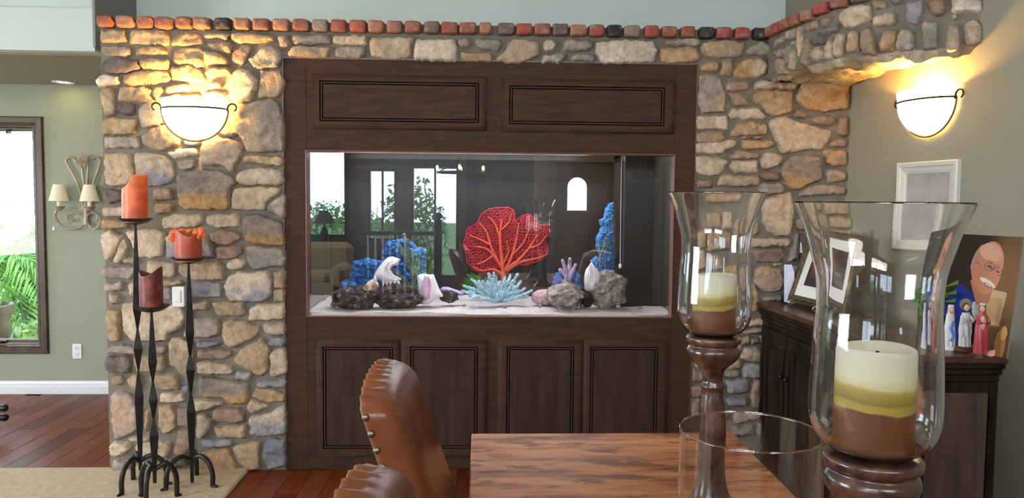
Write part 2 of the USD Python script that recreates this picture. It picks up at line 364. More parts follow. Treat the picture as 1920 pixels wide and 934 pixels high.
# ------------------------------------------------------------------ the stone wall, stone by stone
# each tile: origin, scale, outlines measured on the plane of the wall; first letter = colouring of that stone
TILES = [
((170, 25, 4.67), """
b 85,150 300,145 305,245 90,250
b 350,150 640,145 670,175 665,270 500,272 335,260
o 705,235 760,195 830,170 920,180 985,240 990,270 850,275 700,275
g 985,180 1080,165 1225,165 1225,195 1190,235 1100,205 1000,215
b 1240,180 1300,170 1480,180 1615,215 1600,245 1400,262 1250,250 1225,215
c 1645,190 1730,195 1735,310 1660,295
b 95,285 200,280 335,300 345,360 300,375 130,375 95,340
o 395,310 480,290 620,290 665,340 640,365 480,370 390,368
b 1010,265 1100,245 1230,240 1235,360 1100,330 1050,300
b 725,360 790,305 950,300 985,330 985,460 930,470 850,440 780,460 725,420
o 705,450 770,470 850,455 940,480 985,520 1000,600 800,590 705,575
b 990,335 1060,335 1150,365 1215,415 1210,455 1100,460 1000,455
r 1245,340 1320,280 1420,295 1380,360 1350,430 1260,440 1240,410
g 1380,400 1440,380 1490,300 1570,285 1650,320 1675,390 1655,465 1480,482 1420,470
d 80,450 130,400 300,400 410,415 425,480 290,528 170,525 85,495
o 430,440 470,400 680,400 688,480 440,485
b 300,545 420,510 640,500 690,560 690,590 540,625 285,620
w 55,580 100,550 240,550 235,615 80,645 60,620
b 1010,500 1050,470 1220,465 1225,540 1050,560 1000,545
c 1205,620 1230,530 1300,470 1380,500 1450,590 1445,660 1415,755 1280,790 1215,735
b 1490,500 1665,505 1690,600 1680,690 1640,735 1465,740 1475,640
b 85,670 190,660 205,700 205,890 120,885 95,780
b 255,650 490,640 525,680 545,765 230,770
o 535,645 620,640 610,720 570,765 530,690
b 640,660 700,625 850,620 860,670 700,700 650,695
b 1040,600 1130,590 1140,655 1030,660
b 980,690 1080,675 1165,685 1170,720 1000,740
b 650,745 720,705 950,710 960,760 640,770
d 220,830 300,790 380,800 370,880 280,890
c 415,840 480,785 560,785 620,810 690,960 450,1000
M 1235,910 1330,790 1580,745 1650,800 1690,920 1695,1210 1380,1212 1320,1100 1250,1010 1230,960
"""),
((170, 215, 4.67), """
o 100,40 180,25 300,30 405,45 385,170 90,170
g 120,200 395,185 425,290 110,295
b 440,185 520,125 690,75 740,115 775,265 620,310 560,310 450,255
u 795,180 970,185 960,255 830,270
g 1060,150 1180,115 1275,165 1270,195 1150,185
B 985,220 1060,195 1280,225 1330,270 1325,320 1245,510 1150,440 960,435 965,330
w 665,330 780,300 925,295 930,350 740,380
g 755,410 910,395 915,455 785,480 760,450
b 1340,370 1450,355 1690,385 1680,450 1340,420
c 1270,550 1320,490 1480,465 1690,490 1690,600 1640,620 1300,612
O 120,340 320,340 365,400 380,560 340,605 180,625 125,600
U 390,340 520,330 620,360 715,430 720,530 695,600 420,640 400,500
m 745,530 850,490 1010,485 1160,500 1280,590 1230,640 1200,830 1100,830 840,825 775,790
c 1240,720 1265,650 1440,632 1665,650 1630,710 1540,760 1520,830 1370,840 1235,825
g 1545,810 1620,740 1700,700 1700,880 1685,915 1600,870 1560,865
d 105,650 270,660 275,740 160,775 110,740
c 320,615 400,615 400,785 325,785
r 540,640 700,650 720,740 540,750
o 550,780 640,775 720,800 715,840 620,865 555,880
c 100,815 360,810 370,885 110,890
"""),
((170, 400, 4.67), """
o 100,60 330,75 325,125 160,140 100,125
c 625,50 740,15 970,8 975,80 900,120 640,130
c 1010,20 1300,12 1290,115 1090,120 1010,80
m 1330,80 1350,15 1500,20 1680,85 1690,200 1700,280 1560,280 1420,260 1340,225
c 110,170 170,150 240,195 280,180 165,425 120,400 100,240
c 297,200 325,300 265,445 190,430 240,300
c 310,165 400,145 570,140 640,175 610,385 410,385
g 280,400 350,385 415,410 415,440 290,430
U 665,280 660,210 730,170 1000,190 1060,300 1085,380 960,400 670,395
r 1035,180 1130,150 1270,160 1310,215 1240,265 1110,270 1050,240
r 1100,300 1320,285 1335,345 1270,390 1105,405
g 1360,290 1440,290 1700,320 1705,470 1560,470 1410,490 1370,410
c 1190,460 1240,400 1310,395 1350,430 1340,480 1220,490
g 90,520 110,475 400,470 385,520 330,578 100,560
c 490,420 600,425 730,440 725,550 490,560
b 770,440 1120,435 1165,470 1165,580 900,580 770,530
U 1175,640 1200,560 1280,520 1550,515 1585,570 1580,720 1510,770 1220,770 1180,710
b 1605,520 1700,500 1700,655 1605,660
b 1605,670 1695,665 1695,775 1605,770
g 115,610 270,605 285,660 240,685 110,680
c 325,625 420,590 430,720 340,715
b 590,590 790,590 800,630 590,640
u 600,648 700,648 700,755 600,755
u 850,610 1140,605 1135,735 850,730
c 165,700 250,720 245,785 170,800
b 140,840 250,852 255,1117 160,1117 140,980
c 830,790 1035,775 1020,845 860,850
b 1060,780 1345,775 1345,890 1240,900 1090,885
c 1390,840 1440,800 1700,800 1690,930 1385,940
"""),
((170, 560, 4.67), """
c 275,45 420,20 720,60 800,60 850,170 780,260 690,310 650,370 370,370 290,290 280,180
g 810,310 870,190 1010,155 1110,175 1125,300 1040,340 820,330
b 1160,200 1230,180 1380,215 1470,250 1465,300 1380,370 1240,425 1170,400 1150,310
c 1510,230 1700,215 1700,315 1530,315
u 1555,345 1705,340 1700,410 1560,410
g 165,410 250,400 400,410 400,480 160,470
g 520,410 640,410 660,440 650,480 520,470
d 130,510 340,505 350,570 335,650 160,640 125,600
b 375,510 640,505 655,560 640,625 560,640 400,635
b 685,400 710,345 780,340 880,380 900,500 880,720 830,700 770,620 695,590
u 925,380 1140,375 1130,410 1060,430 930,425
b 920,465 1060,455 1215,455 1240,490 1190,520 940,530
c 930,560 1100,565 1240,590 1250,635 1180,670 940,655
b 1255,520 1310,450 1490,345 1555,440 1550,620 1500,680 1420,645 1265,560
c 1570,500 1600,455 1700,435 1715,660 1600,690 1575,680
u 1270,640 1400,650 1395,715 1275,710
b 180,680 275,675 275,750 190,760
b 305,720 350,680 430,665 440,800 350,790
b 510,680 750,660 780,800 600,800 530,740
m 935,700 1060,690 1380,750 1370,920 1240,930 1150,870 980,860 940,790
u 1445,720 1710,720 1705,785 1450,775
o 1410,850 1440,790 1560,790 1695,850 1695,910 1540,905
c 600,840 800,840 825,890 750,915 600,910
u 790,780 850,760 860,830 800,830
"""),
((170, 700, 4.67), """
R 170,200 240,160 310,170 380,210 410,350 420,480 290,560 210,580 190,480
c 865,240 980,235 1130,250 1145,270 1060,300 960,330 860,320
r 1060,330 1150,310 1300,315 1350,370 1345,435 1200,430 1060,410
c 1370,310 1400,245 1480,255 1565,290 1420,350
U 1385,430 1400,385 1560,360 1690,280 1710,310 1705,530 1500,560 1400,540
b 590,290 710,280 745,350 740,480 640,530 590,460
r 770,485 870,485 880,620 820,725 725,715 745,600
U 930,365 1000,360 1055,420 1040,500 960,580 930,560
b 1085,470 1350,465 1355,570 1110,560
u 975,600 1240,585 1240,625 1050,660 980,640
c 385,640 420,605 600,600 690,610 660,735 420,735
c 320,580 350,565 520,572 520,595 330,592
c 155,640 185,615 330,615 350,640 270,720 190,725
o 930,715 1060,680 1200,670 1260,800 1265,860 1100,860 940,850
b 1250,660 1310,630 1480,605 1470,700 1480,835 1380,850 1290,790
u 1500,720 1530,600 1570,575 1700,580 1710,800 1620,830 1545,840
g 195,770 300,770 300,860 180,860
b 380,830 440,790 640,780 660,840 380,880
b 480,330 530,330 520,460 480,520
d 690,750 840,750 870,800 700,830
"""),
((520, 30, 4.8), """
g 140,170 475,165 475,245 300,255 135,245
b 100,340 140,280 240,268 470,290 470,350 440,370 110,360
c 505,180 700,175 790,172 795,265 500,250
g 515,310 560,280 790,270 790,330 745,385 520,360
c 825,215 850,195 1225,195 1215,250 1190,380 1100,385 845,360
w 1250,215 1380,205 1600,210 1620,330 1610,400 1230,395 1225,340
g 1630,210 1725,205 1740,275 1640,280
"""),
((900, 30, 4.8), """
g 200,230 160,320 0,290 -50,230 -20,205 100,215
o -170,325 100,340 118,405 -165,400
B 145,380 250,300 255,240 300,212 400,210 500,240 535,300 520,360 400,415 160,410
w 575,220 660,215 688,260 655,310 585,320
g 755,230 800,215 980,215 1018,250 1000,300 850,315 755,300
g 575,350 785,330 740,415 560,415
g 805,370 900,340 1030,345 1035,410 850,410
w 1035,245 1100,235 1300,220 1560,235 1590,310 1570,420 1090,420 1040,320
g 1680,220 1900,200 1983,217 1983,255 1800,262 1690,250
o 1610,290 1920,285 1958,284 1978,370 1965,410 1640,420 1615,330
"""),
((1280, 40, 4.67), """
b 175,185 380,165 550,180 520,305 310,318 165,285
g 550,270 600,220 700,180 785,215 790,290 600,300
o 160,390 220,350 325,350 310,435 170,425
b 350,340 440,335 430,485 345,475
O 445,460 480,370 580,325 700,330 745,390 735,450 640,495 450,485
B 150,470 290,460 345,530 375,640 360,790 180,800 140,700 150,600
r 380,550 410,525 580,525 595,575 560,605 380,595
c 640,560 670,520 1020,535 1000,585 640,590
b 400,625 530,635 595,730 450,735
o 630,640 690,605 960,620 950,790 800,830 740,810 720,750 630,720
O 995,640 1040,600 1060,490 1455,500 1445,770 1220,790 1080,770 1010,690
c 415,830 430,770 680,765 740,860 420,850
r 985,770 1090,810 1085,850 1000,830
r 1130,840 1300,820 1330,860 1310,905 1200,905 1140,880
c 135,830 395,828 398,950 330,945 135,940
r 1360,850 1440,840 1440,1005 1370,1000
"""),
((1280, 220, 4.67), """
c 775,30 830,0 900,-5 1080,60 1305,120 1290,165 1220,290 1170,270 880,318 840,240 780,110
o 425,140 490,60 620,45 740,75 745,150 540,160 430,170
r 530,168 690,168 690,185 540,185
r 135,140 200,125 360,130 365,200 300,220 135,220
c 118,230 470,200 460,250 360,290 355,320 120,318
o 515,210 780,210 815,250 740,275 540,275
r 415,330 490,295 675,310 670,360 430,360
c 118,345 250,345 410,380 400,400 320,500 230,515 120,475
c 415,440 450,385 655,385 665,480 470,485
c 690,390 720,310 800,308 865,345 860,400 760,455 690,440
b 320,570 345,505 660,515 670,570 655,605 310,600
r 680,500 780,475 840,505 855,550 720,555
m 870,440 940,345 1080,335 1190,345 1220,440 1215,540 1100,590 1010,635 930,615 870,510
r 1295,220 1320,195 1430,200 1430,255 1300,258
o 1245,295 1430,290 1445,340 1435,430 1320,425 1265,400
B 1250,490 1290,460 1380,465 1450,530 1400,560 1270,565
B 1010,680 1100,610 1200,590 1420,610 1430,665 1100,690 1030,700
c 710,730 860,680 950,655 975,800 955,960 935,1045 850,1035 745,1010 715,920
g 660,600 720,580 840,580 895,610 880,650 720,690
r 125,570 260,535 262,610 130,615
b 1015,765 1090,765 1085,855 1015,850
b 980,915 1060,880 1150,900 1150,975 1010,980
b 200,690 550,680 560,740 200,740
b 200,830 340,830 340,950 200,950
c 360,830 470,830 480,960 370,960
b 1130,800 1400,770 1420,850 1140,870
b 1180,890 1420,880 1430,960 1190,965
b 1190,990 1430,985 1425,1060 1200,1065
"""),
((1280, 400, 4.67), """
b 610,95 665,90 670,190 610,190
c 600,225 940,230 935,290 600,290
r 610,330 700,310 870,310 895,380 880,430 650,430
B 630,500 680,470 870,490 885,600 860,680 710,690 640,610
g 740,440 880,430 880,465 750,450
b 610,600 660,680 670,850 610,870
g 700,740 870,710 870,770 720,770
b 190,150 470,145 480,310 200,330
b 505,110 585,60 585,200 515,320
b 200,380 350,390 375,480 200,500
b 395,480 575,450 575,560 405,600
b 500,640 590,640 590,800 510,800
c 200,560 480,520 480,640 210,660
b 200,690 470,670 475,800 210,810
g 930,430 990,180 1020,180 1010,400
b 1040,560 1180,500 1320,560 1300,650 1060,680
g 1060,250 1300,240 1300,420 1080,440
b 85,830 190,825 190,900 90,905
c 220,835 470,825 490,900 225,915
r 80,930 300,935 305,1010 90,1020
b 330,930 500,920 575,990 560,1020 335,1015
c 75,1045 250,1040 260,1120 85,1130
b 285,1040 490,1050 500,1130 290,1140
r 75,1155 320,1150 330,1230 80,1235
g 355,1165 520,1155 520,1220 360,1235
b 80,150 170,150 170,300 80,290
c 75,320 170,330 175,480 80,490
b 80,520 170,515 175,640 80,650
g 80,680 180,680 185,790 80,790
"""),
((1280, 600, 3.1125), """
g 340,60 490,40 500,70 360,80
c 400,10 490,-8 492,28 380,40
b 345,105 390,100 395,140 345,145
g 402,105 445,105 445,140 402,140
b 455,100 510,95 510,145 460,140
c 345,215 360,165 440,165 505,210 500,245 380,240
b 280,270 330,225 345,250 340,285 280,290
u 360,255 505,265 505,335 355,340
g 250,300 335,300 335,335 250,335
u 258,355 385,350 380,420 260,430
B 395,400 430,355 505,360 505,515 410,510
u 262,465 375,450 375,500 262,500
c 275,545 450,545 430,590 275,615
g 458,560 500,550 500,585 458,580
r 60,295 130,300 130,360 60,360
r 60,395 130,385 130,445 60,450
r 60,480 110,460 120,550 60,590
c 70,225 130,240 130,280 75,275
g 275,640 390,625 400,680 280,690
b 150,300 230,300 230,345 150,345
b 150,380 235,375 235,440 150,450
r 145,480 240,480 240,600 150,590
g 420,620 505,605 505,690 425,690
"""),
]
TONE = {  # main, second, mottle of each colouring
    'b': ((0.42, 0.32, 0.21), (0.33, 0.27, 0.20), (0.50, 0.41, 0.29)),
    'c': ((0.55, 0.46, 0.34), (0.45, 0.38, 0.29), (0.62, 0.55, 0.44)),
    'w': ((0.64, 0.57, 0.47), (0.52, 0.47, 0.40), (0.72, 0.66, 0.57)),
    'g': ((0.34, 0.30, 0.25), (0.26, 0.24, 0.22), (0.46, 0.41, 0.33)),
    'o': ((0.45, 0.32, 0.19), (0.36, 0.27, 0.18), (0.53, 0.42, 0.28)),
    'd': ((0.15, 0.13, 0.125), (0.22, 0.18, 0.15), (0.12, 0.11, 0.11)),
    'u': ((0.32, 0.32, 0.33), (0.24, 0.25, 0.29), (0.43, 0.41, 0.38)),
    'r': ((0.33, 0.24, 0.18), (0.25, 0.19, 0.15), (0.42, 0.34, 0.26)),
    'm': ((0.21, 0.185, 0.165), (0.30, 0.255, 0.205), (0.52, 0.32, 0.13)),
    'M': ((0.44, 0.35, 0.24), (0.24, 0.215, 0.19), (0.38, 0.31, 0.23)),
    'B': ((0.42, 0.34, 0.26), (0.30, 0.26, 0.23), (0.46, 0.33, 0.21)),
    'O': ((0.52, 0.40, 0.26), (0.45, 0.29, 0.15), (0.54, 0.46, 0.35)),
    'U': ((0.50, 0.43, 0.33), (0.29, 0.29, 0.32), (0.56, 0.48, 0.37)),
    'R': ((0.42, 0.31, 0.23), (0.35, 0.29, 0.25), (0.47, 0.35, 0.25)),
}


def stone_mesh(poly2, to3d, seed, tone, thick=0.034, step=0.0155, ledges=False):
    """A laid stone: outline in wall coordinates (u, z), rounded and roughened, swelling out of the mortar; returns mesh, colours."""
    rng = np.random.default_rng(seed)
    p = Polygon(poly2).buffer(0)
    if p.geom_type != 'Polygon':
        p = max(p.geoms, key=lambda g: g.area)
    p = p.buffer(0.0045, join_style='mitre', mitre_limit=2.0)
    r = min(0.0075, 0.12 * math.sqrt(p.area))
    while p.buffer(-r * 1.3).is_empty and r > 1e-4:
        r *= 0.5
    p = p.buffer(-r).buffer(r * 1.15)
    if p.geom_type != 'Polygon':
        p = max(p.geoms, key=lambda g: g.area)
    n = max(16, int(p.length / 0.016))
    b = resample(p, n)
    jit = meshkit.noise(np.c_[b * 38, np.full(n, seed)], 3) - 0.5
    jit += 0.6 * (meshkit.noise(np.c_[b * 95, np.full(n, seed)], 4) - 0.5)
    nrm = b - np.roll(b, 1, 0); nrm = np.c_[nrm[:, 1], -nrm[:, 0]]; nrm /= np.linalg.norm(nrm, axis=1, keepdims=True) + 1e-9
    b = b + nrm * jit[:, None] * 0.011
    p = Polygon(b).buffer(0)
    if p.geom_type != 'Polygon':
        p = max(p.geoms, key=lambda g: g.area)
    pts = [np.array(p.exterior.coords)[:-1]]
    for inset in (0.0045, 0.012):
        q = p.buffer(-inset)
        for g in getattr(q, 'geoms', [q]):
            if g.area > 1e-5:
                pts.append(resample(g, max(8, int(g.length / 0.017))))
    q = p.buffer(-0.022)
    if q.area > 1e-4:
        x0, y0, x1, y1 = q.bounds
        gx, gy = np.meshgrid(np.arange(x0, x1, step), np.arange(y0, y1, step))
        g = np.c_[gx.ravel(), gy.ravel()] + rng.uniform(-0.3, 0.3, (gx.size, 2)) * step
        g = g[shapely.contains_xy(q, g[:, 0], g[:, 1])]
        if len(g):
            pts.append(g)
    v2 = np.vstack(pts)
    tri = Delaunay(v2).simplices
    c = v2[tri].mean(1)
    tri = tri[shapely.contains_xy(p.buffer(1e-5), c[:, 0], c[:, 1])]
    a, bb, cc = v2[tri[:, 0]], v2[tri[:, 1]], v2[tri[:, 2]]
    sgn = (bb[:, 0] - a[:, 0]) * (cc[:, 1] - a[:, 1]) - (bb[:, 1] - a[:, 1]) * (cc[:, 0] - a[:, 0])
    tri[sgn < 0] = tri[sgn < 0][:, [0, 2, 1]]
    tri = tri[np.abs(sgn) > 1e-9]
    dist = shapely.distance(LineString(np.array(p.exterior.coords)), shapely.points(v2))
    H = thick * rng.uniform(0.8, 1.25)
    q3 = np.c_[v2, np.full(len(v2), seed * 0.37)]
    rel = meshkit.fbm(q3 * [9, 14, 1], 4, seed) - 0.5
    cr = np.abs(meshkit.fbm(q3 * [5, 13, 1], 3, seed + 50) - 0.5)          # creases running along the bed of the stone
    led = np.round(meshkit.fbm(q3 * [6, 17, 1], 3, seed + 80) * 7) / 7 - 0.5                      # bedding ledges
    rel2 = meshkit.fbm(q3 * [26, 44, 1], 3, seed + 120) - 0.5
    h = H * np.clip(dist / 0.011, 0, 1) ** 0.28 + (0.016 * rel + 0.022 * led + 0.011 * rel2) * np.clip(dist / 0.02, 0, 1) - 0.012 * np.exp(-(cr / 0.028) ** 2) * np.clip(dist / 0.02, 0, 1)
    cx, cy = v2.mean(0)
    tx, ty = rng.normal(0, 0.03, 2)
    h += (v2[:, 0] - cx) * tx + (v2[:, 1] - cy) * ty
    h[dist < 1e-6] = -0.008
    v3 = to3d(v2, h)
    A, B2, C2 = (np.array(x) for x in TONE[tone])
    w1 = np.clip((meshkit.fbm(q3 * 7, 3, seed + 9) - 0.42) / 0.2, 0, 1)[:, None]
    w2 = np.clip((meshkit.fbm(q3 * 11 + 9, 3, seed + 19) - 0.52) / 0.16, 0, 1)[:, None]
    if tone == 'm':                                                      # rust bleeding out at the foot of the stone
        lo, hi = v2[:, 1].min(), v2[:, 1].max()
        w2 = np.clip((0.42 - (v2[:, 1] - lo) / (hi - lo) + 0.5 * rel) / 0.2, 0, 1)[:, None]
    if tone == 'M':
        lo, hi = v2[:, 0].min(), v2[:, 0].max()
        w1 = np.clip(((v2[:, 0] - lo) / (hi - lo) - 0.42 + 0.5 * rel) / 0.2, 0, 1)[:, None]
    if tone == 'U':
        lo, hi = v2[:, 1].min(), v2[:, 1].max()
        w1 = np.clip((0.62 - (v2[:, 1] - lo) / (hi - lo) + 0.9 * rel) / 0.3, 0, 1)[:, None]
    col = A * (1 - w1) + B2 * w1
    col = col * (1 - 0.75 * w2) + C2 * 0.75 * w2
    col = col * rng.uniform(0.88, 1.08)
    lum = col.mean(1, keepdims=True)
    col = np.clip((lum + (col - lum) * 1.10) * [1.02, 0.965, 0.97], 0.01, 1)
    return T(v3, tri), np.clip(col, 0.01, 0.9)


X_L, X_R = -2.035, 2.05            # ends of the stone wall
CX0, CX1, CZ1 = -1.071, 1.19, 2.269   # the built-in cabinet
TOPZ = 2.412                        # underside of the brick course
WALLD = 0.93                        # depth of the stone mass that holds the tank
wall = holder('wall_back')
body = cat(box(X_L, CX0 - 0.002, 0.0, WALLD, 0, TOPZ), box(CX1 + 0.002, X_R, 0.0, WALLD, 0, TOPZ), box(CX0 - 0.002, CX1 + 0.002, 0.0, WALLD, CZ1 + 0.003, TOPZ),
           box(X_L + 0.01, X_R, -0.004, WALLD, TOPZ, TOPZ + 0.048))
obj('mortar', body, M['mortar'], wall)


def flat3d(v2, h):
    return np.c_[v2[:, 0], -h, v2[:, 1]]


seed = 100
for (ox, oy, s), text in TILES:
    for line in text.strip().split('\n'):
        tone, *pp = line.split()
        pts = []
        for q in pp:
            a, b = map(float, q.split(','))
            w = at(ox + a / s, oy + b / s, -0.02)
            pts.append((w[0], w[2]))
        seed += 1
        pts = np.array(pts)
        big = Polygon(pts).buffer(0).area > 0.03
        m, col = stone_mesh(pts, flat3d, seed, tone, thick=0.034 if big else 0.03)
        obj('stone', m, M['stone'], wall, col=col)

# course of bricks laid on edge along the top
BRK = []
for ox, s, lst in ((170, 4.67, '50-180 215-365o 395-525 555-700 740-875 890-1040 1078-1215k 1250-1385o 1415-1555 1590-1730o'),
                   (520, 4.8, '0-100o 135-280 310-450g 480-615s 650-795s 815-955o 985-1120p 1145-1290 1320-1455v 1475-1625 1635-1790 1823-1924o'),
                   (900, 4.8, '165-310v 325-470s 490-635 655-795v 815-960o 985-1120s 1148-1280k 1300-1440g 1485-1615s 1645-1780 1815-1937'),
                   (1280, 4.67, '155-285k 300-435s 465-595s 630-750k')):
    for e in lst.split():
        t = 'n'
        if e[-1].isalpha():
            t, e = e[-1], e[:-1]
        a, b = map(float, e.split('-'))
        BRK.append((ox + a / s, ox + b / s, t))
BCOL = {'n': (0.27, 0.10, 0.07), 'o': (0.34, 0.165, 0.11), 'k': (0.045, 0.04, 0.042), 'g': (0.24, 0.19, 0.16), 's': (0.32, 0.08, 0.065), 'p': (0.30, 0.14, 0.11), 'v': (0.15, 0.10, 0.095)}


def brick_mesh(x0, x1, y0, y1, z0, z1, seed):
    m = trimesh.creation.box([2, 2, 2])
    for _ in range(3):
        m = m.subdivide()
    v = m.vertices
    e = 6.0                                                             # worn, rounded arrises
    r = (np.abs(v) ** e).sum(1) ** (1 / e)
    v = v / np.maximum(r, 1e-9)[:, None]
    half = np.array([x1 - x0, y1 - y0, z1 - z0]) / 2
    v = v * half * 1.03
    v = v + (meshkit.fbm(v * 30 + seed, 3, seed)[:, None] - 0.5) * 0.007 * np.sign(v)
    v += [(x0 + x1) / 2, (y0 + y1) / 2, (z0 + z1) / 2]
    return T(v, m.faces)


def brick_col(m, t, seed):
    c = np.array(BCOL[t])
    v = np.asarray(m.vertices)
    w = np.clip((meshkit.fbm(v * 22, 3, seed) - 0.5) / 0.2, 0, 1)[:, None]
    lime = np.clip((meshkit.fbm(v * 40 + 7, 3, seed + 3) - 0.6) / 0.12, 0, 1)[:, None]
    col = c * (1 - 0.35 * w) + np.array([0.26, 0.2, 0.16]) * 0.35 * w * (0 if t == 'k' else 1)
    return col * (1 - 0.35 * lime) + np.array([0.42, 0.37, 0.3]) * 0.35 * lime


for i, (a, b, t) in enumerate(BRK):
    x0, x1 = at(a, 60, -0.05)[0], at(b, 60, -0.05)[0]
    m = brick_mesh(x0, x1, -0.055, 0.05, TOPZ - 0.003, TOPZ + 0.056, i + 1)
    obj('brick', m, M['brick'], wall, col=brick_col(m, t, i + 1))

# ------------------------------------------------------------------ the curved stone hood in the right corner
PHI = math.radians(80)
WDIR = np.array([math.cos(PHI), -math.sin(PHI)])                       # along the angled wall, towards the room
WNRM = np.array([-math.sin(PHI), -math.cos(PHI)])                      # into the room
CORNER = np.array([X_R, 0.0])
plan = smooth_prof([(1.575, 0.03), (1.60, -0.25), (1.67, -0.52), (1.80, -0.665), (1.94, -0.765), (2.08, -0.83), (2.215, -0.875)], 8)
seg = np.r_[0, np.cumsum(np.linalg.norm(np.diff(plan, axis=0), axis=1))]
HL = seg[-1]


def hood_xy(u):
    return np.c_[np.interp(u, seg, plan[:, 0]), np.interp(u, seg, plan[:, 1])]


def hood_n(u):
    a, b = hood_xy(np.asarray(u) - 0.02), hood_xy(np.asarray(u) + 0.02)
    d = b - a; d /= np.linalg.norm(d, axis=1, keepdims=True)
    return np.c_[d[:, 1], -d[:, 0]]


def hood_z0(u):
    return 2.185 + 0.03 * np.clip(np.asarray(u) / HL, 0, 1)


def hood_z1(u):
    return 2.415 + 0.16 * np.clip(np.asarray(u) / HL - 0.35, 0, 1)


def hood3d(v2, h):
    xy, n = hood_xy(v2[:, 0]), hood_n(v2[:, 0])
    return np.c_[xy + n * h[:, None], v2[:, 1]]


def hood_hit(px, py):
    """(u, z) where the ray of a pixel meets the front of the hood."""
    d = ray(px, py)
    best = None
    for i in range(len(plan) - 1):
        a, b = plan[i], plan[i + 1]
        A = np.array([[d[0], -(b - a)[0]], [d[1], -(b - a)[1]]])
        if abs(np.linalg.det(A)) < 1e-9:
            continue
        t, k = np.linalg.solve(A, a - EYE[:2])
        if -1e-6 <= k <= 1 + 1e-6 and t > 0 and (best is None or t < best[0]):
            best = (t, seg[i] + k * (seg[i + 1] - seg[i]), EYE[2] + d[2] * t)
    return None if best is None else best[1:]


hood = thing('stone_hood', 'curved fieldstone hood edged with red brick above the lit sconce in the right corner', 'stone hood')
us = np.linspace(0, HL, 60)
front = []
rows = 8
for k in range(rows + 1):
    xy, n = hood_xy(us), hood_n(us)
    z = hood_z0(us) * (1 - k / rows) + hood_z1(us) * k / rows
    off = (meshkit.fbm(np.c_[us * 20, z * 20, us * 0], 3, 5) - 0.5) * 0.01
    front.append(np.c_[xy + n * off[:, None], z])
fv = np.vstack(front)
ff = []
for k in range(rows):
    for i in range(59):
        a = k * 60 + i
        ff += [(a, a + 1, a + 61), (a, a + 61, a + 60)]
back = np.array([[2.215, -0.875], [2.05, 0.03]])
rim_top = np.vstack([np.c_[hood_xy(us), hood_z1(us)], np.c_[back, [hood_z1(HL), hood_z1(0)]]])
ci = len(fv)
fv2 = np.vstack([fv, rim_top, [2.0, -0.3, 2.5]])
for i in range(len(rim_top)):
    ff.append((ci + i, ci + (i + 1) % len(rim_top), ci + len(rim_top)))
hm = T(fv2, ff)
obj('mortar', hm, M['mortar'], hood)
# rough split-stone underside
poly = Polygon(np.vstack([plan, back]))
g = [resample(poly, 120)]
gx, gy = np.meshgrid(np.arange(1.55, 2.25, 0.016), np.arange(-0.9, 0.05, 0.016))
gg = np.c_[gx.ravel(), gy.ravel()] + RNG.uniform(-0.004, 0.004, (gx.size, 2))
gg = gg[shapely.contains_xy(poly.buffer(-0.008), gg[:, 0], gg[:, 1])]
v2 = np.vstack([g[0], gg])
tri = Delaunay(v2).simplices
c = v2[tri].mean(1)
tri = tri[shapely.contains_xy(poly, c[:, 0], c[:, 1])]
lay = meshkit.fbm(np.c_[v2 * [7, 9], v2[:, :1] * 0], 4, 31)
zz = np.round(lay * 9) / 9 * 0.6 + lay * 0.4                           # ledges where the stone split in sheets
along = np.clip((v2[:, 0] - 1.575) / 0.75, 0, 1)
zb = 2.185 + 0.03 * along - 0.10 * (zz - 0.5) - 0.012
zb[:120] = 2.20 + 0.03 * along[:120]
a, b, c = v2[tri[:, 0]], v2[tri[:, 1]], v2[tri[:, 2]]
sg = (b[:, 0] - a[:, 0]) * (c[:, 1] - a[:, 1]) - (b[:, 1] - a[:, 1]) * (c[:, 0] - a[:, 0])
tri[sg > 0] = tri[sg > 0][:, [0, 2, 1]]
um = T(np.c_[v2, zb], tri)
w = np.clip((meshkit.fbm(np.c_[v2 * 14, zb], 3, 77) - 0.4) / 0.25, 0, 1)[:, None]
obj('underside', um, M['stone'], hood, col=np.array([0.52, 0.43, 0.31]) * (1 - w) + np.array([0.36, 0.27, 0.18]) * w)
HOOD_STONES = """
g 205,280 240,245 290,240 295,300 235,330
c 303,240 328,215 328,400 314,500 300,420
b 335,340 395,305 395,420 380,530 325,530
b 360,235 400,195 475,170 460,230 370,265
b 490,160 590,140 560,190 500,225
g 520,290 560,230 630,205 635,250 540,300
c 635,110 740,50 890,50 885,170 780,225 670,220 640,170
c 905,150 1085,100 1085,205 910,220
b 905,8 1000,5 1020,60 960,80 905,75
d 425,330 470,275 530,300 520,360 430,370
c 415,430 460,385 510,410 520,490 430,500
c 525,400 560,325 585,370 590,470 530,480
c 590,360 620,290 660,290 660,440 630,460 590,460
b 695,380 720,270 750,250 780,290 800,420 700,430
b 810,280 850,235 890,240 900,320 945,450 820,440
o 960,380 990,270 1050,250 1090,270 1080,420 970,430
g 1095,290 1140,240 1200,245 1235,290 1230,400 1095,415
g 1310,190 1350,180 1420,180 1430,400 1310,410
c 1510,210 1590,230 1595,420 1490,420
c 1660,190 1700,160 1770,200 1775,365 1660,365
u 1180,30 1300,20 1310,100 1260,210 1180,180
r 1340,30 1400,-10 1480,20 1490,110 1440,145 1370,90
w 1545,0 1790,0 1780,100 1550,100
w 1545,135 1580,125 1590,150 1560,175
g 1040,0 1150,-10 1150,30 1080,45
b 120,520 150,480 200,500 230,600 140,610
g 190,400 240,365 245,500 200,560
c 252,420 285,410 265,570 245,570
g 100,330 190,300 180,345 105,390
g 100,430 175,400 180,470 125,460
g 255,350 290,340 290,365 255,370
"""
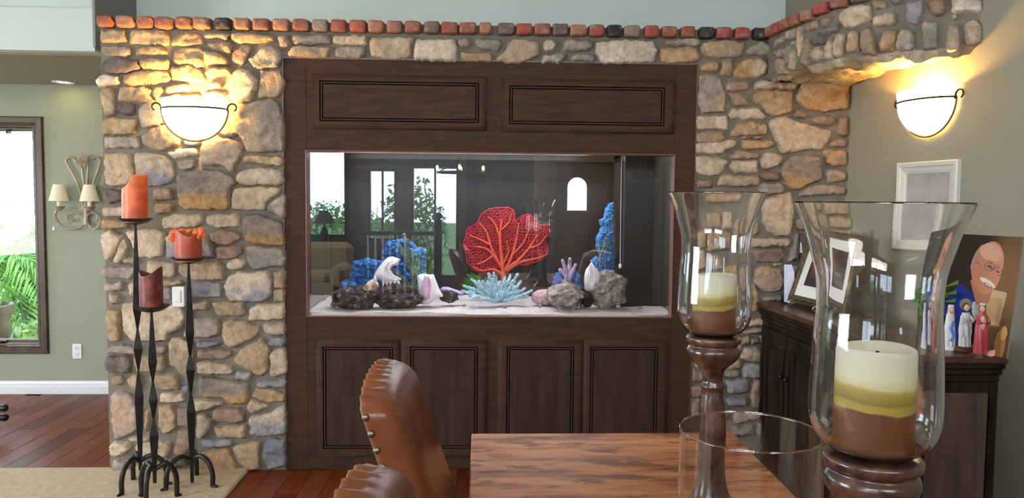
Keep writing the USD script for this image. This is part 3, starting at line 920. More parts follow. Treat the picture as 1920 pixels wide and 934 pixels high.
for line in HOOD_STONES.strip().split('\n'):
    tone, *pp = line.split()
    pts = [hood_hit(1430 + float(q.split(',')[0]) / 4.364, float(q.split(',')[1]) / 4.364) for q in pp]
    pts = [p_ for p_ in pts if p_ is not None]
    if len(pts) < 3 or Polygon(pts).buffer(0).area < 2e-4:
        continue
    pts = np.array(pts)
    pts[:, 1] = np.clip(pts[:, 1], hood_z0(pts[:, 0]) - 0.012, hood_z1(pts[:, 0]) - 0.004)
    seed += 1
    m, col = stone_mesh(pts, hood3d, seed, tone, thick=0.026, step=0.018)
    obj('stone', m, M['stone'], hood, col=col)
nb = 13
for i in range(nb):
    u0, u1 = 0.05 + (HL - 0.05) * i / nb + 0.004, 0.05 + (HL - 0.05) * (i + 1) / nb - 0.005
    um_ = (u0 + u1) / 2
    m = brick_mesh(-(u1 - u0) / 2, (u1 - u0) / 2, -0.05, 0.05, -0.028, 0.028, 400 + i)
    n = hood_n(np.array([um_]))[0]
    xy = hood_xy(np.array([um_]))[0] + n * -0.012
    tdir = np.array([-n[1], n[0]])
    R = np.array([[tdir[0], -n[0], 0], [tdir[1], -n[1], 0], [0, 0, 1.0]])
    m = place(m, R, [xy[0], xy[1], hood_z1(um_) + 0.026])
    obj('brick', m, M['brick'], hood, col=brick_col(m, 'nsnnosnvnsnnos'[i % 14], 400 + i))

# ------------------------------------------------------------------ room shell
CEIL = 3.75
struct('wall_upper', box(-2.27, 2.6, WALLD + 0.02, WALLD + 0.14, 2.3, CEIL), M['wall_upper'])
hd = cat(box(-6.0, -2.27, 0.42, 0.50, 2.365, 2.612), box(-6.0, -2.27, 0.45, 0.50, 2.612, CEIL))
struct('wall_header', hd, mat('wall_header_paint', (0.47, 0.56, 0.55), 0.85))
struct('trim_1', box(-2.27, -2.255, 0.40, WALLD + 0.02, 2.385, CEIL), mat('corner_bead', (0.20, 0.21, 0.20), 0.6))
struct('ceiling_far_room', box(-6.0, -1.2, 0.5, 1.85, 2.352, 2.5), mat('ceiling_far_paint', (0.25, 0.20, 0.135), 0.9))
# angled wall to the right of the stone
wa = CORNER + WDIR * 3.4
n3 = WNRM * -0.12
ang = prism(Polygon([CORNER + WDIR * -0.9 * 0, CORNER + np.array([0, 1.1]), CORNER + np.array([0.5, 1.1]), wa + n3, wa]), CEIL)
struct('wall_right', ang, M['wall_angled'])
struct('wall_right_near', box(wa[0], wa[0] + 0.1, -8.2, wa[1] + 0.05, 0, CEIL), M['wall_angled'])
struct('ceiling', box(-6.1, 3.4, -8.2, 1.1, CEIL, CEIL + 0.1), M['ceiling'])
struct('wall_left', cat(box(-6.12, -6.0, -8.2, -4.6, 0, CEIL), box(-6.12, -6.0, -1.9, 0.2, 0, CEIL), box(-6.12, -6.0, 1.6, 1.95, 0, CEIL), box(-6.12, -6.0, -4.6, -1.9, 2.5, CEIL), box(-6.12, -6.0, -4.6, -1.9, 0, 0.7), box(-6.12, -6.0, 0.2, 1.6, 2.2, CEIL), box(-6.12, -6.0, 0.2, 1.6, 0, 0.5)), M['wall_sage'])

# floor: hardwood boards running towards the far wall, over a subfloor
struct('subfloor', box(-6.1, 4.2, -8.2, 1.95, -0.12, -0.012), mat('subfloor_dark', (0.02, 0.01, 0.008), 0.9))
FW = []
for k, (c1, c2) in enumerate((((0.12, 0.023, 0.008), (0.19, 0.043, 0.015)), ((0.07, 0.015, 0.007), (0.12, 0.028, 0.012)), ((0.13, 0.034, 0.013), (0.20, 0.055, 0.022)))):
    FW.append(mat('floor_board_%d' % k, c1, 0.33, color2=c2, spec=0.07, scale=5, stretch=(9, 0.8, 1), detail=5, coat=0.0, bump=0.04, bscale=20, bdist=0.003))
floor = holder('floor')
rr = np.random.default_rng(11)
bw = 0.115


def lay(x0, x1, y0, y1, lmin, lmax):
    x = x0
    while x < x1 - 0.02:
        y = y0 - rr.uniform(0, lmin)
        while y < y1:
            ln = rr.uniform(lmin, lmax)
            a, b = max(y, y0), min(y + ln, y1)
            if b - a > 0.05:
                obj('plank', cbox(x + 0.0005, min(x + bw, x1) - 0.0005, a + 0.0004, b - 0.0004, -0.014, rr.uniform(-0.0005, 0.0005), 0.0013), FW[rr.integers(0, 3)], floor)
            y += ln
        x += bw


lay(-4.03, -1.9, 0.02, 1.70, 0.7, 1.5)
lay(-1.27, 0.46, -1.75, 0.0, 0.8, 1.6)
rest = cat(box(-6.0, -4.03, 0.02, 1.75, -0.012, 0), box(-1.9, 2.2, 0.02, 1.75, -0.012, -0.001), box(-1.27, 4.0, -8.2, -1.75, -0.012, 0), box(0.46, 4.0, -1.75, 0.02, -0.012, 0), box(-6, -1.27, -8.2, -4.6, -0.012, 0))
tag(obj('board_field', rest, FW[0], floor), kind='stuff')
carpet = obj('carpet', cbox(-6.0, -1.275, -4.6, 0.028, -0.012, 0.012, 0.008), M['carpet'])
tag(carpet, 'beige cut-pile carpet under the three iron candle stands', 'carpet')

# far room: wall with window, baseboard, outlet
YF = 1.72
wx1 = at(87, 440, YF)[0]; wz1 = at(60, 219, YF)[2]; wz0 = at(60, 663, YF)[2]
wx0 = -4.75
fwall = cat(box(-6.1, wx0, YF, YF + 0.16, 0, 2.5), box(wx1, -1.2, YF, YF + 0.16, 0, 2.5), box(wx0, wx1, YF, YF + 0.16, 0, wz0), box(wx0, wx1, YF, YF + 0.16, wz1, 2.5))
struct('wall_far', fwall, M['wall_far'])
struct('wall_far_side', box(-1.2, -1.1, WALLD, YF + 0.16, 0, 2.5), M['wall_far'])
bb = Polygon([(0, 0), (-0.018, 0), (-0.018, 0.055), (-0.015, 0.062), (-0.015, 0.078), (-0.010, 0.086), (-0.008, 0.1), (0, 0.1)])
bm = prism(bb, 4.4)
bm = place(bm, np.array([[0, 0, 1.0], [1, 0, 0], [0, 1, 0]]), [-6.0, YF, 0.0])
struct('baseboard_far', bm, M['white_trim'])


def frame_rect(x0, x1, z0, z1, prof, y):
    """A mitred frame; prof = (inset, protrusion towards the room) pairs."""
    rings = []
    for i, (ins, pr) in enumerate(prof):
        rings.append(np.array([(x0 + ins, y - pr, z0 + ins), (x1 - ins, y - pr, z0 + ins), (x1 - ins, y - pr, z1 - ins), (x0 + ins, y - pr, z1 - ins)]))
    v, f = [], []
    for r in rings:
        v += list(r)
    for i in range(len(rings) - 1):
        for s in range(4):
            u = (s + 1) % 4
            a, b, c, d = i * 4 + s, i * 4 + u, (i + 1) * 4 + u, (i + 1) * 4 + s
            f += [(a, b, c), (a, c, d)]
    return T(v, f)


win = UsdGeom.Xform.Define(stage, '/World/window_1').GetPrim()
tag(win, kind='structure')
fp = [(0, -0.10), (0, 0.012), (0.008, 0.022), (0.045, 0.024), (0.052, 0.016), (0.060, 0.018), (0.066, 0.004), (0.078, 0.0), (0.084, -0.03), (0.102, -0.034), (0.106, -0.06)]
obj('window_frame', frame_rect(wx0, wx1, wz0, wz1, fp, YF), M['window_wood'], win, smooth=25)
obj('pane', box(wx0 + 0.10, wx1 - 0.10, YF + 0.062, YF + 0.067, wz0 + 0.1, wz1 - 0.1), M['pane'], win)
lx = at(107, 650, YF)[0] - 0.25
hw = cat(cbox(wx1 - 0.50, wx1 - 0.33, YF - 0.005, YF + 0.03, wz0 + 0.086, wz0 + 0.098, 0.003), tube([(wx1 - 0.42, YF - 0.002, wz0 + 0.095), (wx1 - 0.40, YF - 0.02, wz0 + 0.10), (wx1 - 0.35, YF - 0.022, wz0 + 0.092)], 0.006, 6))
obj('crank_handle', hw, M['iron'], win)
obj('stop_latch', cat(cbox(wx1 - 0.28, wx1 - 0.265, YF - 0.0, YF + 0.05, wz1 - 0.125, wz1 - 0.095, 0.002)), M['iron'], win)
# power outlet
oc = at(145, 658.5, YF)
ol = thing('power_outlet', 'white duplex power outlet low on the far wall beside the window', 'outlet', (oc[0], YF, oc[2]))
obj('cover_plate', cbox(-0.035, 0.035, -0.007, 0, -0.057, 0.057, 0.003), M['white_plastic'], ol)
for s in (-1, 1):
    rc = obj('receptacle', cbox(-0.017, 0.017, -0.010, -0.006, s * 0.024 - 0.016, s * 0.024 + 0.016, 0.003), M['white_plastic'], ol)
    obj('slot', cat(box(-0.009, -0.006, -0.0106, -0.0095, s * 0.024 - 0.002, s * 0.024 + 0.008), box(0.005, 0.008, -0.0106, -0.0095, s * 0.024 - 0.002, s * 0.024 + 0.007), place(trimesh.creation.cylinder(0.0032, 0.0011, sections=10), rot([1, 0, 0], 90), [0, -0.010, s * 0.024 - 0.009])), M['dark'], rc)
# recessed ceiling light of the far room
rp = at(122, 158.5, 1.60)[0]
rl = thing('recessed_light', 'small round recessed light in the far room ceiling between window and stone wall', 'ceiling light', (rp, 1.58, 2.352))
obj('trim_ring', lathe([(0.045, 0.0), (0.07, -0.006), (0.078, -0.003), (0.078, 0.001)], 32), M['white_trim'], rl)
obj('bulb', lathe([(0.0, -0.004), (0.03, -0.003), (0.044, 0.0)], 24), emit('recessed_bulb', (1.0, 0.82, 0.45), 9.0), rl)
sp = UsdLux.DiskLight.Define(stage, '/World/recessed_light_glow')
sp.CreateRadiusAttr(0.05); sp.CreateIntensityAttr(14); sp.CreateColorAttr(Gf.Vec3f(1.0, 0.74, 0.20))
sp.AddTranslateOp().Set(Gf.Vec3d(rp, 1.58, 2.335))

for k, (x_, y_, lb_) in enumerate(((-4.25, 0.95, 'added unseen downlight at the far left end of the far room ceiling'), (-2.28, 0.95, 'added unseen downlight in the far room ceiling just behind the stone wall end'))):  # two added, unseen downlights spreading warm light over the far wall
    dup(rl, (x_, y_, 2.352), 0, lb_)
    sp = UsdLux.DiskLight.Define(stage, '/World/recessed_light_glow_%d' % (k + 2))
    sp.CreateRadiusAttr(0.05); sp.CreateIntensityAttr(62); sp.CreateColorAttr(Gf.Vec3f(1.0, 0.74, 0.20))
    sp.AddTranslateOp().Set(Gf.Vec3d(x_, y_, 2.335))
# ------------------------------------------------------------------ the back of the room, behind the camera (the tank glass mirrors it)
YR = -7.3
REAR = mat('rear_wall_panel', (0.10, 0.068, 0.045), 0.6, color2=(0.15, 0.10, 0.065), scale=4, stretch=(6, 1, 1))
WOODL = mat('door_wood', (0.36, 0.20, 0.10), 0.45, color2=(0.44, 0.26, 0.14), scale=4, stretch=(7, 1, 1), bump=0.05)
TRIMB = mat('door_trim_wood', (0.50, 0.30, 0.18), 0.45, color2=(0.58, 0.37, 0.23), scale=4, stretch=(7, 1, 1))


def rx(px):            # position on the rear wall that the tank glass shows at that photo column / row
    return (px - 900) / 124.0


def rz(py):
    return 1.5 + (380 - py) / 124.0


holes = [(-5.2, rx(653), 0.95, 2.32), (rx(770), rx(860), 0.35, 2.05), (rx(690), rx(745), 0.9, 2.0)]
dx0, dx1 = rx(1040), rx(1150)
W = shapely.box(-6.0, 0.0, wa[0] + 0.1, 2.60).difference(shapely.union_all([shapely.box(a, c, b, d) for a, b, c, d in holes] + [shapely.box(dx0, -1, dx1, 2.12)]))
W = shapely.union_all([W, shapely.box(-6.0, 3.56, wa[0] + 0.1, CEIL)] + [shapely.box(a, 2.5, b, 3.6) for a, b in ((-6.0, -3.05), (-0.38, 0.38), (3.02, wa[0] + 0.1))])
wm = cat(*[prism(p_, 0.14) for p_ in getattr(W, 'geoms', [W])])
wm = place(wm, np.array([[1, 0, 0], [0, 0, -1.0], [0, 1, 0]]), [0, YR, 0])
struct('wall_rear', wm, REAR)
for k, (a, b, c, d) in enumerate(holes):
    w_ = UsdGeom.Xform.Define(stage, '/World/window_%d' % (k + 2)).GetPrim(); tag(w_, kind='structure')
    bars = [box(a, b, YR - 0.08, YR + 0.02, c, c + 0.05), box(a, b, YR - 0.08, YR + 0.02, d - 0.05, d), box(a, a + 0.045, YR - 0.08, YR + 0.02, c, d), box(b - 0.045, b, YR - 0.08, YR + 0.02, c, d)]
    obj('window_frame', cat(*bars), M['window_wood'], w_)
    mull = [box((a + b) / 2 - 0.014, (a + b) / 2 + 0.014, YR - 0.06, YR, c, d)] if k else [box(-3.6, -3.56, YR - 0.06, YR, c, d)]
    obj('mullion', cat(*mull), M['window_wood'], w_)
    obj('pane', box(a + 0.04, b - 0.04, YR - 0.07, YR - 0.065, c + 0.04, d - 0.04), M['pane'], w_)
for k, (a, b) in enumerate(((-3.05, -0.38), (0.38, 3.02))):  # clerestory openings added to frame the two daylight panels
    w_ = UsdGeom.Xform.Define(stage, '/World/window_%d' % (k + 5)).GetPrim(); tag(w_, kind='structure')
    obj('window_frame', cat(box(a, b, YR - 0.1, YR + 0.14, 2.6, 2.655), box(a, b, YR - 0.1, YR + 0.14, 3.53, 3.58), box(a, a + 0.05, YR - 0.1, YR + 0.14, 2.6, 3.58), box(b - 0.05, b, YR - 0.1, YR + 0.14, 2.6, 3.58)), M['window_wood'], w_)
# front door with an arched light
door = UsdGeom.Xform.Define(stage, '/World/door_1').GetPrim(); tag(door, kind='structure')
ac, aw = rx(1082), 0.15
az0, az1 = rz(394), rz(350)
arch = shapely.union_all([shapely.box(ac - aw, az0, ac + aw, az1), Point(ac, az1).buffer(aw)])
dp = shapely.box(dx0, 0.0, dx1, 2.12).difference(arch)
RR = np.array([[1, 0, 0], [0, 0, -1.0], [0, 1, 0]])
obj('door_leaf', place(prism(dp, 0.05), RR, [0, YR - 0.03, 0]), WOODL, door)
obj('arched_pane', place(prism(arch, 0.006), RR, [0, YR - 0.05, 0]), M['pane'], door)
for a, b, c, d in ((dx0 + 0.12, ac - aw - 0.06 + 0.2, 0.2, 1.1), (dx0 + 0.55, dx1 - 0.12, 0.2, 1.1)):
    obj('door_panel', cbox(a, b, YR - 0.035, YR - 0.005, c, d, 0.02), WOODL, door)
obj('door_frame', cat(box(dx0 - 0.12, dx0, YR - 0.1, YR + 0.03, 0, 2.24), box(dx1, dx1 + 0.12, YR - 0.1, YR + 0.03, 0, 2.24), box(dx0 - 0.12, dx1 + 0.12, YR - 0.1, YR + 0.03, 2.12, 2.24)), TRIMB, door)
obj('door_handle', cat(ball((dx0 + 0.08, YR + 0.05, 1.0), 0.03), tube([(dx0 + 0.08, YR, 1.0), (dx0 + 0.08, YR + 0.05, 1.0)], 0.012)), M['nail'], door)
# sidelight casing standing left of the door
sc_ = thing('pilaster', 'tall pale wooden pilaster beside the front door, mirrored in the tank', 'pilaster', (rx(1052) - 0.33, YR + 0.14, 0))
obj('shaft', cbox(-0.10, 0.10, 0, 0.1, 0, 2.5, 0.01), TRIMB, sc_)
obj('fluting', cat(*[cbox(x - 0.012, x + 0.012, 0.098, 0.112, 0.3, 2.3, 0.004) for x in (-0.05, 0, 0.05)]), TRIMB, sc_)
# stair railing: white balusters, dark rail and newel
st = thing('stair_railing', 'stair railing with pale balusters and dark handrail, mirrored in the tank glass', 'railing', (-1.2, -6.7, 0))
obj('handrail', cbox(-0.5, 0.55, -0.035, 0.035, 1.02, 1.08, 0.01), M['chair_wood'], st)
obj('bottom_rail', cbox(-0.5, 0.55, -0.03, 0.03, 0.12, 0.17, 0.008), M['chair_wood'], st)
for k in range(9):
    obj('baluster', lathe([(0, 0.17), (0.016, 0.17), (0.02, 0.3), (0.012, 0.36), (0.02, 0.6), (0.012, 0.86), (0.016, 1.02), (0, 1.02)], 10).apply_translation([-0.4 + k * 0.105, 0, 0]), M['white_trim'], st)
obj('newel', cat(cbox(0.55, 0.65, -0.05, 0.05, 0, 1.25, 0.008), ball((0.6, 0, 1.3), 0.055)), M['chair_wood'], st)
po = thing('timber_post', 'dark diagonal-braced timber post, mirrored in the tank glass', 'post', (-0.12, -6.4, 0))
obj('post', cbox(-0.09, 0.09, -0.09, 0.09, 0, CEIL, 0.012), M['chair_wood'], po)
obj('brace', tube([(0.02, 0, 1.75), (0.75, 0, 2.5)], 0.06, 4), M['chair_wood'], po)
# table lamp and sofa in front of the big left window
sofa = thing('sofa', 'brown upholstered sofa under the big window, mirrored in the tank glass', 'sofa', (-2.75, -6.3, 0))
SOFA = mat('sofa_fabric', (0.40, 0.28, 0.16), 0.9, color2=(0.48, 0.35, 0.21), scale=15)
obj('base', cbox(-0.95, 0.95, -0.4, 0.45, 0.08, 0.42, 0.05), SOFA, sofa)
obj('backrest', cbox(-0.95, 0.95, -0.45, -0.2, 0.35, 0.92, 0.08), SOFA, sofa)
for s in (-1, 1):
    obj('armrest', cbox(min(s * 0.95, s * 0.76), max(s * 0.95, s * 0.76), -0.45, 0.45, 0.1, 0.64, 0.06), SOFA, sofa)
    obj('seat_cushion', cbox(min(0, s * 0.74), max(0, s * 0.74), -0.2, 0.43, 0.40, 0.55, 0.05), SOFA, sofa)
lp = thing('table_lamp', 'table lamp with dark flared shade in front of the big window, mirrored in the tank', 'lamp', (-2.28, -7.0, 0))
obj('side_table', cat(cbox(-0.2, 0.2, -0.18, 0.18, 0.82, 0.86, 0.01), cbox(-0.03, 0.03, -0.03, 0.03, 0.03, 0.83, 0.005), cbox(-0.15, 0.15, -0.15, 0.15, 0, 0.03, 0.005)), M['chair_wood'], lp)
obj('base', lathe([(0, 0.86), (0.07, 0.86), (0.075, 0.875), (0.03, 0.90), (0.06, 1.0), (0.055, 1.06), (0.015, 1.12), (0.012, 1.2), (0, 1.2)], 24), M['iron'], lp)
obj('shade', lathe([(0.17, 1.17), (0.06, 1.36), (0.056, 1.36), (0.166, 1.17)], 32), mat('lamp_shade_dark', (0.13, 0.09, 0.06), 0.8), lp)
# dining-room pendant: two small warm bulbs behind the photographer
ch = thing('pendant_lamp', 'wrought iron pendant with warm candle bulbs, mirrored in the tank glass', 'pendant lamp', (-0.25, -5.1, 0))
obj('stem', tube([(0, 0, CEIL), (0, 0, 2.0)], 0.012), M['iron'], ch)
obj('ring', trimesh.creation.torus(0.28, 0.012, 32, 8).apply_translation([0, 0, 1.86]), M['iron'], ch)
obj('spokes', cat(*[tube([(0, 0, 2.0), (0.28 * math.cos(a), 0.28 * math.sin(a), 1.86)], 0.008, 6) for a in np.arange(4) * PI / 2]), M['iron'], ch)
BULB = emit('candle_bulb', (1.0, 0.68, 0.30), 22.0)
for a in np.arange(4) * PI / 2:
    obj('bulb', ball((0.28 * math.cos(a), 0.28 * math.sin(a), 1.915), (0.017, 0.017, 0.032)), BULB, ch)
# framed print on the near right wall
fr = thing('hall_picture', 'dark framed picture on the right wall behind the camera, mirrored at the tank right side', 'picture', (wa[0] - 0.02, -5.4, 1.62), PI / 2)
obj('frame', frame_rect(-0.28, 0.28, -0.4, 0.4, [(0, 0), (0, 0.03), (0.03, 0.035), (0.06, 0.02), (0.07, 0.01)], 0), M['chair_wood'], fr)
obj('print', box(-0.22, 0.22, -0.012, -0.004, -0.34, 0.34), mat('hall_print', (0.32, 0.30, 0.27), 0.6), fr)

# ------------------------------------------------------------------ garden
LAWN = mat('lawn_grass', (0.045, 0.10, 0.02), 0.9, color2=(0.09, 0.17, 0.035), scale=3, bump=0.8, bscale=60, bdist=0.05)
g1 = obj('lawn', box(-30, 20, -60, -8.4, -0.5, -0.25), LAWN); tag(g1, 'green lawn outside the windows behind the camera', 'lawn', kind='stuff')
g2 = obj('lawn', box(-30, 20, 1.95, 40, -0.5, -0.25), LAWN); tag(g2, 'green garden ground outside the far room window', 'lawn', kind='stuff')
LEAF1 = leafmat('leaf_bright', (0.10, 0.26, 0.02), (0.20, 0.42, 0.05))
LEAF2 = leafmat('leaf_dark', (0.02, 0.075, 0.015), (0.05, 0.14, 0.03))
LEAF3 = leafmat('leaf_bush', (0.10, 0.24, 0.04), (0.25, 0.42, 0.10))
STEM = mat('palm_stem', (0.16, 0.20, 0.06), 0.6)


def frond(base, tip, sag, nl, length, seed, width=0.012, droop=0.6):
    rng = np.random.default_rng(seed)
    t = np.linspace(0, 1, 24)[:, None]
    base, tip = np.array(base, float), np.array(tip, float)
    spine = base * (1 - t) + tip * t + np.array([0, 0, 1.0]) * sag * (4 * t * (1 - t))
    parts = [tube(spine, np.linspace(0.010, 0.003, 24), 5)]
    v, f = [], []
    for i in range(nl):
        s = 0.12 + 0.88 * i / nl
        k = s * 23
        p = np.array([np.interp(k, range(24), spine[:, j]) for j in range(3)])
        q = np.array([np.interp(min(k + 1, 23), range(24), spine[:, j]) for j in range(3)])
        tn = q - p
        if np.linalg.norm(tn) < 1e-6:
            tn = spine[-1] - spine[-2]
        tn /= np.linalg.norm(tn)
        side = np.cross(tn, [0, 0, 1.0]); side /= np.linalg.norm(side) + 1e-9
        up = np.cross(side, tn)
        L = length * math.sin(PI * (0.12 + 0.85 * s)) ** 0.6 * rng.uniform(0.85, 1.1)
        for sg in (-1, 1):
            dr = tn * 0.65 + side * sg * 0.75 + up * 0.15 + rng.normal(0, 0.07, 3)
            dr /= np.linalg.norm(dr)
            w = np.cross(dr, up); w /= np.linalg.norm(w) + 1e-9
            mid = p + dr * L * 0.5 - np.array([0, 0, 1]) * L * droop * 0.12
            end = p + dr * L * 0.95 - np.array([0, 0, 1]) * L * droop * 0.55
            b = len(v)
            v += [p, mid + w * width, mid - w * width, mid + up * 0.003, end]
            f += [(b, b + 1, b + 3), (b, b + 3, b + 2), (b + 1, b + 4, b + 3), (b + 3, b + 4, b + 2)]
    parts.append(T(v, f))
    return cat(*parts)


def palm(name, label, base, tips, mtl, seed, nl=34, length=0.42, height=0.8):
    p = thing(name, label, 'palm', base)
    for k in range(3):
        obj('stem', tube([(0.05 * math.cos(k * 2.1), 0.05 * math.sin(k * 2.1), -0.25), (0.04 * math.cos(k * 2.1), 0.04 * math.sin(k * 2.1), height)], [0.022, 0.014], 8), STEM, p)
    for k, (tp, sag) in enumerate(tips):
        obj('frond', frond((0.03 * math.cos(k), 0.03 * math.sin(k), height * (0.75 + 0.05 * (k % 5))), tp, sag, nl, length, seed + k), mtl, p, smooth=False)
    return p


palm('palm', 'bright green palm with drooping fronds close behind the far room window', (-4.68, 3.1, 0.0),
     [((0.75, -0.35, 0.62), 0.42), ((0.85, 0.0, 0.35), 0.5), ((0.62, -0.3, 0.15), 0.55), ((0.9, 0.2, 0.85), 0.3), ((0.45, -0.45, 0.3), 0.5), ((-0.7, -0.2, 0.5), 0.5), ((-0.3, -0.5, 0.7), 0.4), ((0.55, 0.3, 0.2), 0.6), ((0.95, -0.15, 0.55), 0.35)], LEAF1, 50, height=0.75)
palm('palm', 'darker palm with arching fronds high in the far room window', (-5.1, 3.9, 0.0),
     [((0.9, -0.2, 1.55), 0.35), ((1.15, 0.0, 1.25), 0.45), ((0.8, -0.4, 1.85), 0.15), ((1.25, 0.2, 1.65), 0.3), ((0.6, 0.2, 2.0), 0.1), ((1.2, -0.3, 1.0), 0.5), ((-0.8, 0, 1.5), 0.4), ((0.95, 0.3, 1.4), 0.4), ((1.35, -0.1, 1.4), 0.3)], LEAF2, 80, height=1.25)
pot = thing('garden_pot', 'large dark brown ribbed garden pot outside the far room window', 'pot', (-4.36, 2.45, -0.25))
prof = [(0, 0), (0.20, 0), (0.24, 0.15), (0.28, 0.40), (0.30, 0.46), (0.285, 0.52), (0.31, 0.60), (0.295, 0.67), (0.32, 0.76), (0.325, 0.83), (0.29, 0.83), (0.27, 0.75), (0, 0.7)]
obj('bowl', lathe(prof, 40), mat('pot_glaze', (0.06, 0.035, 0.022), 0.35, color2=(0.11, 0.065, 0.04), scale=8), pot)


def bush(name, label, c, r, n, leaf, mtl, seed):
    rng = np.random.default_rng(seed)
    d = rng.normal(0, 1, (n, 3)); d /= np.linalg.norm(d, axis=1, keepdims=True)
    pos = d * (rng.uniform(0.45, 1, (n, 1)) ** 0.5) * np.array(r) * (0.75 + 0.5 * meshkit.noise(d * 2.5 + seed, seed))[:, None]
    v, f = [], []
    for p_, dd in zip(pos, d):
        a = np.cross(dd + rng.normal(0, 0.6, 3), rng.normal(0, 1, 3)); a /= np.linalg.norm(a)
        b = np.cross(a, dd + rng.normal(0, 0.5, 3)); b /= np.linalg.norm(b)
        k = len(v); L = leaf * rng.uniform(0.7, 1.3)
        v += [p_, p_ + a * L * 0.5 + b * L * 0.22, p_ + a * L, p_ + a * L * 0.5 - b * L * 0.22]
        f += [(k, k + 1, k + 2), (k, k + 2, k + 3)]
    o = thing(name, label, 'shrub', c)
    obj('foliage', T(v, f), mtl, o, smooth=False)
    obj('trunk', tube([(0, 0, -r[2] - 0.1), (0.02, 0, 0)], [0.04, 0.02], 6), STEM, o)
    return o


bush('shrub', 'low leafy fern-like shrub at the foot of the far room window', (-3.78, 2.5, 0.12), (0.24, 0.3, 0.35), 700, 0.10, LEAF3, 5)
bush('shrub', 'dark shrub behind the palms in the far room window', (-5.1, 5.6, 0.55), (0.9, 0.5, 0.8), 3000, 0.13, LEAF2, 6)
bush('shrub', 'dark hedge shrub far right behind the palms in the far room window', (-4.2, 6.6, 0.6), (1.1, 0.5, 0.9), 3000, 0.13, LEAF2, 7)
bush('garden_bush', 'bushy greenery outside the rear windows, mirrored left of centre in the tank', (-1.15, -8.6, 0.9), (0.6, 0.5, 1.0), 1600, 0.12, LEAF3, 8)
bush('garden_bush', 'yellow-green bushes below the sky of the rear left window, mirrored in the tank', (-3.0, -9.6, 0.75), (1.8, 0.7, 0.75), 2600, 0.14, LEAF3, 9)
# ------------------------------------------------------------------ built-in cabinet around the tank
OX0, OX1, OZ0, OZ1 = -0.948, 1.072, 0.866, 1.770     # opening of the tank
cab = thing('aquarium_cabinet', 'dark brown wooden built-in cabinet with raised panel doors around the fish tank', 'cabinet', (0, 0, 0))
F0, F1 = -0.004, 0.02
obj('stile', cbox(CX0, OX0, F0, F1, 0.0, CZ1, 0.003), M['cab'], cab)
obj('stile', cbox(OX1, CX1, F0, F1, 0.0, CZ1, 0.003), M['cab'], cab)
obj('rail', cbox(OX0 - 0.002, OX1 + 0.002, F0, F1, OZ1, CZ1, 0.003), M['cab_h'], cab)
obj('rail', cbox(OX0 - 0.002, OX1 + 0.002, F0, F1, 0.0, OZ0, 0.003), M['cab_h'], cab)
obj('edge_trim', cat(box(CX0 - 0.004, CX0 + 0.004, -0.012, 0.01, 0, CZ1), box(CX1 - 0.004, CX1 + 0.004, -0.012, 0.01, 0, CZ1), box(CX0, CX1, -0.012, 0.01, CZ1 - 0.004, CZ1 + 0.005)), mat('cabinet_edge', (0.10, 0.045, 0.03), 0.4), cab)
obj('opening_trim', frame_rect(OX0 - 0.006, OX1 + 0.006, OZ0 - 0.006, OZ1 + 0.006, [(0, -0.01), (0, 0.008), (0.004, 0.010), (0.008, 0.008), (0.010, -0.04)], 0.0), mat('opening_trim', (0.16, 0.07, 0.05), 0.35), cab)
DPROF = [(0, -0.004), (0.0, 0.004), (0.006, 0.013), (0.016, 0.0205), (0.026, 0.0225), (0.030, 0.0225)]
GP = [(0.0, 0.0225), (0.0005, 0.012), (0.0060, 0.012), (0.0065, 0.021), (0.0135, 0.021), (0.0140, 0.012), (0.0200, 0.012), (0.0205, 0.019)]


def door_panel(pa, pb, ia, ib, vert, y=-0.004):
    """A raised door: outer corners pa, pb and the grooved inner rectangle ia, ib as photo pixels on the cabinet front."""
    a, b, c, d = at(*pa, 0), at(*pb, 0), at(*ia, -0.02), at(*ib, -0.02)
    x0, x1, z0, z1 = a[0], b[0], b[2], a[2]
    X0, X1, Z0, Z1 = c[0], d[0], d[2], c[2]
    m = M['cab_v'] if vert else M['cab_h']
    L, Rr, B, Tt = X0 - x0, x1 - X1, Z0 - z0, z1 - Z1
    rings = []
    for ins, pr in DPROF:
        rings.append((x0 + ins, x1 - ins, z0 + ins, z1 - ins, pr))
    rings.append((X0, X1, Z0, Z1, 0.0225))
    v, f = [], []
    for r in rings:
        v += [(r[0], y - r[4], r[2]), (r[1], y - r[4], r[2]), (r[1], y - r[4], r[3]), (r[0], y - r[4], r[3])]
    for i in range(len(rings) - 1):
        for s in range(4):
            u = (s + 1) % 4
            f += [(i * 4 + s, i * 4 + u, (i + 1) * 4 + u), (i * 4 + s, (i + 1) * 4 + u, (i + 1) * 4 + s)]
    dr = obj('door', T(v, f), M['cab'], cab, smooth=40)
    gm = frame_rect(X0, X1, Z0, Z1, GP, y)
    k = len(gm.vertices) - 4
    pm = T(np.vstack([gm.vertices]), list(gm.faces))
    obj('bead', pm, M['cab'], dr, smooth=False)
    gr = [frame_rect(X0 + i0, X1 - i0, Z0 + i0, Z1 - i0, [(0, 0.0145), (0.0055, 0.0145)], y) for i0 in (0.0005, 0.0142)]
    obj('groove', cat(*gr), M['groove'], dr, smooth=False)
    obj('panel', cbox(X0 + 0.0195, X1 - 0.0195, y - 0.0192, y - 0.005, Z0 + 0.0195, Z1 - 0.0195, 0.001), m, dr)


door_panel((587, 139), (912, 246), (599, 151), (898, 231), False)
door_panel((941, 147), (1262, 252), (955, 160), (1245, 237), False)
door_panel((593, 637), (750, 856), (605, 650), (737, 841), True)
door_panel((752, 637), (912, 856), (769, 650), (895, 841), True)
door_panel((934, 637), (1090, 856), (950, 650), (1074, 841), True)
door_panel((1093, 637), (1247, 856), (1107, 650), (1230, 841), True)

